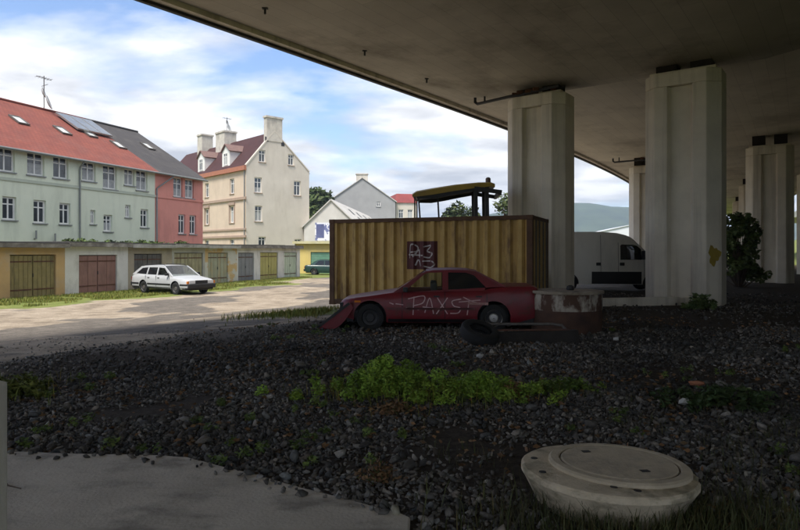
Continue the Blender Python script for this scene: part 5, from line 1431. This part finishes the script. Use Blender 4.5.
# ------------------------------------------------------------------ asphalt paver behind the container
PY = mat('paver_yellow', (.46, .32, .05), (.36, .25, .05), 3, .5, stain=(.20, .15, .06), stain_amt=.6)
pav = thing('asphalt_paver', 'road paver with yellow canopy on dark posts standing behind the container', 'paver', (.55, 22.2, gzs(1, 22)), R(-4))
m = MB()
cs = [(-.06, 3.72, .09), (.08, 3.81, .18), (.6, 3.90, .21), (1.4, 4.02, .20), (2.2, 4.09, .16), (2.62, 4.09, .13), (2.75, 4.04, .11)]
def canopy_ring(x, z, th): return [(x, -.95, z - th - .02), (x, -.98, z - .05), (x, -.88, z), (x, 0, z + .05), (x, .88, z), (x, .98, z - .05), (x, .95, z - th - .02)]
rg = [canopy_ring(*q) for q in cs]
for a, b in zip(rg[:-1], rg[1:]):
    for k in range(6): m.quad(a[k], b[k], b[k + 1], a[k + 1])
cno = m.build('canopy', PY, pav, smooth=50)
m = MB()
for (x0, z0, t0), (x1, z1, t1) in zip(cs[:-1], cs[1:]):
    m.quad((x0, -.94, z0 - t0), (x0, .94, z0 - t0), (x1, .94, z1 - t1), (x1, -.94, z1 - t1))
m.build('canopy_lining', BLACKP, pav)
for sg in (-.9, .9):
    m = MB(); fl = [(.06, 3.62), (.7, 3.70), (1.5, 3.82), (2.3, 3.93), (2.3, 3.84), (1.6, 3.72), (1.0, 3.60), (.55, 3.53), (.12, 3.54)]
    n = len(fl); m.add([(x, sg - .02, z) for x, z in fl] + [(x, sg + .02, z) for x, z in fl], [tuple(range(n)), tuple(range(2 * n - 1, n - 1, -1))] + [(i, n + i, n + (i + 1) % n, (i + 1) % n) for i in range(n)]); m.build('side_flap', BLACKP, pav)
for x0, x1, y, wd in ((.02, .02, -.85, .05), (.14, .30, -.86, .055), (.80, .92, -.86, .055), (.02, .02, .85, .05), (.80, .92, .86, .055)):
    m = MB(); m.bar((x1, y, 1.5), (x0, y, 3.70), wd); m.build('canopy_post', DARKM, pav)
for x0, y in ((2.10, -.82), (2.48, -.82), (2.10, .82), (2.48, .82)):
    m = MB(); m.bar((x0 + .04, y, 1.4), (x0, y, 3.96), .13, .16); m.build('canopy_post', DARKM, pav)
m = MB(); m.bar((2.05, -.95, 3.88), (2.98, -.95, 3.74), .07, .14); m.bar((2.05, .95, 3.88), (2.98, .95, 3.74), .07, .14); m.box(2.86, 2.95, -.95, .95, 3.66, 3.80); m.build('canopy_frame', DARKM, pav)
m = MB(); m.lathe([(.05, 4.10), (.09, 4.12), (.09, 4.26), (.05, 4.30)], 12, c=(2.55, -.5, 0)); m.build('beacon', mat('beacon', (.12, .06, .03), (.1, .05, .03), 5, .3), pav, smooth=40)
m = MB(); m.box(-.2, 2.9, -.9, .9, .75, 1.75); m.build('engine_housing', PY, pav, bevel=.04)
m = MB(); m.box(1.35, 1.75, -.4, .1, 1.75, 2.45); m.box(.95, 1.4, -.4, .1, 1.75, 2.15); m.build('seat', BLACKP, pav, bevel=.04)
m = MB(); m.box(.9, 2.0, -.75, -.6, 1.75, 2.42); m.box(1.55, 1.75, -.78, -.6, 2.42, 2.72); m.build('control_panel', BLACKP, pav, bevel=.02)
for k, (a, b) in enumerate((((.75, -.85, 2.42), (1.2, -.85, 2.44)),)):
    m = MB(); m.tube([(.75, -.85, 1.75), a, b, (1.2, -.85, 1.75)], .025, 6); m.build('handrail', DARKM, pav)
for sg in (-1, 1):
    m = MB(); q = [(-.1, .40)] ; y0, y1 = (sg * .95, sg * .6) if sg < 0 else (.6, .95)
    pts = [(.4 + .38 * math.cos(a), .40 + .38 * math.sin(a)) for a in np.linspace(math.pi / 2, 3 * math.pi / 2, 9)] + [(2.4 + .38 * math.cos(a), .40 + .38 * math.sin(a)) for a in np.linspace(-math.pi / 2, math.pi / 2, 9)]
    n = len(pts); m.add([(x, y0, z) for x, z in pts] + [(x, y1, z) for x, z in pts], [tuple(range(n)), tuple(range(2 * n - 1, n - 1, -1))] + [(i, n + i, n + (i + 1) % n, (i + 1) % n) for i in range(n)])
    m.build('track', RUBBER, pav)
m = MB(); m.add([(2.9, -1.2, .5), (4.1, -1.2, .6), (4.1, 1.2, .6), (2.9, 1.2, .5), (2.9, -1.35, 1.3), (4.2, -1.45, 1.2), (4.2, 1.45, 1.2), (2.9, 1.35, 1.3)], [(0, 3, 2, 1), (0, 1, 5, 4), (1, 2, 6, 5), (2, 3, 7, 6), (3, 0, 4, 7)]); m.build('hopper', PY, pav)
m = MB(); m.box(-1.0, -.3, -1.5, 1.5, .05, .55); m.build('screed', STEELD, pav, bevel=.03)

# ------------------------------------------------------------------ rusty concrete drum and junk before it
DR = (3.42, 12.75)
DRM = mat('drum_concrete', (.46, .41, .34), (.34, .30, .25), 3, .9, .3, 40, stain=(.075, .035, .02), stain_amt=.97, stain_scale=(3.2, 3.2, 1.6), stain_lo=.45, stain_hi=.54)
DRL = mat('drum_lower', (.10, .05, .032), (.045, .025, .018), 3, .9, .3, 40)
dr = thing('concrete_drum', 'squat concrete well ring with white paint flaking over rusty brown', 'well ring', (DR[0], DR[1], gzs(*DR) - .03), R(25))
m = MB(); m.lathe([(.705, .46), (.712, .50), (.712, .76), (.70, .79)], 56); m.build('painted_band', DRM, dr, smooth=30)
m = MB(); m.lathe([(.70, -.05), (.705, .459)], 56); m.build('ring', DRL, dr, smooth=30)
m = MB(); m.lathe([(.74, .791), (.745, .80), (.745, .835), (.73, .845), (.02, .85)], 56); m.build('lid', mat('drum_lid', (.40, .34, .26), (.22, .18, .13), 4, .9, .4, 40, stain=(.08, .05, .035), stain_amt=.8, stain_scale=(3, 3, 3)), dr, smooth=30)
m = MB(); m.lathe([(.07, .85), (.08, .87), (.07, .93), (.03, .95)], 12, c=(0.02, -.1, 0)); m.build('lid_knob', BLACKP, dr, smooth=40)
# heap of scrap: car tyre leaning, timber beam and bent pipe
ty = thing('old_tyre', 'old black tyre lying against the timber beam beside the red car', 'tyre', (1.38, 10.75, gzs(1.38, 10.75) + .19)); ty.rotation_euler = (R(24), R(6), R(20))
m = MB(); r = .34; m.lathe([(r * .58, -.09), (r * .84, -.105), (r * .96, -.09), (r, -.06), (r, .06), (r * .96, .09), (r * .84, .105), (r * .58, .09), (r * .62, .06), (r * .9, .07), (r * .9, -.07), (r * .62, -.06)], 36, closed=True); m.build('casing', RUBBER, ty, smooth=40)
m = MB(); m.lathe([(r * .5, -.02), (r * .57, .0), (r * .57, .03), (r * .5, .05)], 24, closed=True); m.build('bead', RUBBER, ty, smooth=40)
bm_ = thing('timber_beam', 'dark old timber beam lying in front of the concrete drum', 'beam', (1.62, 11.0, gzs(2.2, 11.0) - .02), R(3))
m = MB(); m.add([(-.05, -.2, 0), (1.55, -.18, 0), (1.6, .14, 0), (-.02, .16, 0), (-.02, -.17, .21), (1.52, -.15, .25), (1.58, .12, .23), (0, .14, .19)], [(3, 2, 1, 0), (4, 5, 6, 7), (0, 1, 5, 4), (1, 2, 6, 5), (2, 3, 7, 6), (3, 0, 4, 7)]); m.build('timber', mat('tarred_timber', (.035, .03, .026), (.018, .015, .013), 5, .9, .5, 30), bm_, bevel=.02)
m = MB(); m.box(.1, 1.4, -.1, .05, .235, .25); m.build('plate', RUST, bm_)
pp = thing('bent_pipe', 'bent grey metal pipe lying at the foot of the concrete drum', 'pipe', (2.75, 11.5, gzs(2.9, 11.5)))
m = MB(); m.tube([(-1.1, .05, .27), (-.5, .0, .28), (.05, -.08, .29), (.22, -.12, .27), (.28, -.14, .2), (.34, -.2, .02)], .028, 8); m.build('tube', STEELD, pp, smooth=50)
m = MB(); m.tube([(-1.13, .05, .27), (-1.08, .05, .27)], .036, 8); m.build('coupling', STEELD, pp, smooth=50)
kb = thing('concrete_beam', 'long low concrete kerb beam on the ground before the white van', 'beam', (4.4, 17.9, gzs(5, 18) - .05), R(12))
m = MB(); m.box(0, 4.2, 0, .28, 0, .28); m.build('kerb', CONC, kb, bevel=.02)
m = MB(); m.box(4.205, 5.6, .01, .27, 0, .26); m.build('kerb', CONC, kb, bevel=.02)

# loose litter
for i, (x, y, lb, c, sx, sy) in enumerate(((3.0, 6.55, 'crumpled white paper scrap among dark weeds', (.65, .65, .62), .07, .05), (3.55, 7.4, 'broken orange brick piece on the ballast', (.42, .17, .09), .11, .04),
                                           (3.9, 11.2, 'small white plastic cup on dark ballast', (.7, .7, .68), .05, .04), (1.2, 9.3, 'pale stone lump in front of the old tyre', (.45, .44, .42), .07, .06))):
    m = MB(); p = ICO * rng.uniform(.7, 1.2, (12, 1)) * np.array([sx, sy, .04]); m.add(p.tolist(), ICF.tolist())
    o = m.build(('paper_scrap', 'brick_piece', 'plastic_cup', 'pale_stone')[i], mat('litter' + 'abcd'[i], c, None, 8, .8), None); o.location = (x, y, gzs(x, y) + .05)
    tag(o, lb, ('paper', 'brick', 'cup', 'stone')[i])
n = 3; st = thing('dry_twig', 'dark broken twig lying on the concrete slab', 'twig', (-2.75, 4.2, .055), R(-35))
m = MB(); m.tube([(0, 0, 0), (.1, .02, .012), (.2, .0, .008), (.32, .03, .004)], [.008, .008, .006, .004], 6); m.build('stick', BARK, st)

# yellow paint spot on the pier
c, u, v = path(0.0); p = c + v * 2.36
sp_ = MB(); k = 24
du = (v + u).normalized(); base = p + v * .923 - u * .603 + (v - u).normalized() * .004
pts = []
for i in range(k):
    a = 2 * math.pi * i / k; rr = .22 + .05 * math.sin(3 * a + 1) + .03 * math.sin(7 * a)
    q = base + du * (math.cos(a) * rr * .85); pts.append((q.x, q.y, 1.5 + math.sin(a) * rr * 1.25))
sp_.add(pts, [tuple(range(k))])
sp_.build('paint_spot', mat('yellow_spot', (.38, .28, .04), (.28, .2, .04), 8, .8), via)

for o in bpy.data.objects:      # leaves and stems too small to pick apart
    if o.parent and o.name.split('.')[0] in ('stems', 'foliage'): o['kind'] = 'stuff'

# ------------------------------------------------------------------ haze
m = MB(); m.box(-4200, 4200, -4200, 4200, -6, 190)
hz = m.build('haze', bpy.data.materials.new('haze'), None); hz['kind'] = 'stuff'; hz['label'] = 'thin pale blue air haze over the valley'; hz['category'] = 'haze'
hm = hz.data.materials[0]; hm.use_nodes = True; hm.node_tree.nodes.clear()
ho = hm.node_tree.nodes.new('ShaderNodeOutputMaterial'); hv = hm.node_tree.nodes.new('ShaderNodeVolumePrincipled')
hv.inputs['Color'].default_value = (.62, .78, 1.0, 1); hv.inputs['Density'].default_value = .00038; hv.inputs['Anisotropy'].default_value = .2
hm.node_tree.links.new(hv.outputs[0], ho.inputs['Volume'])
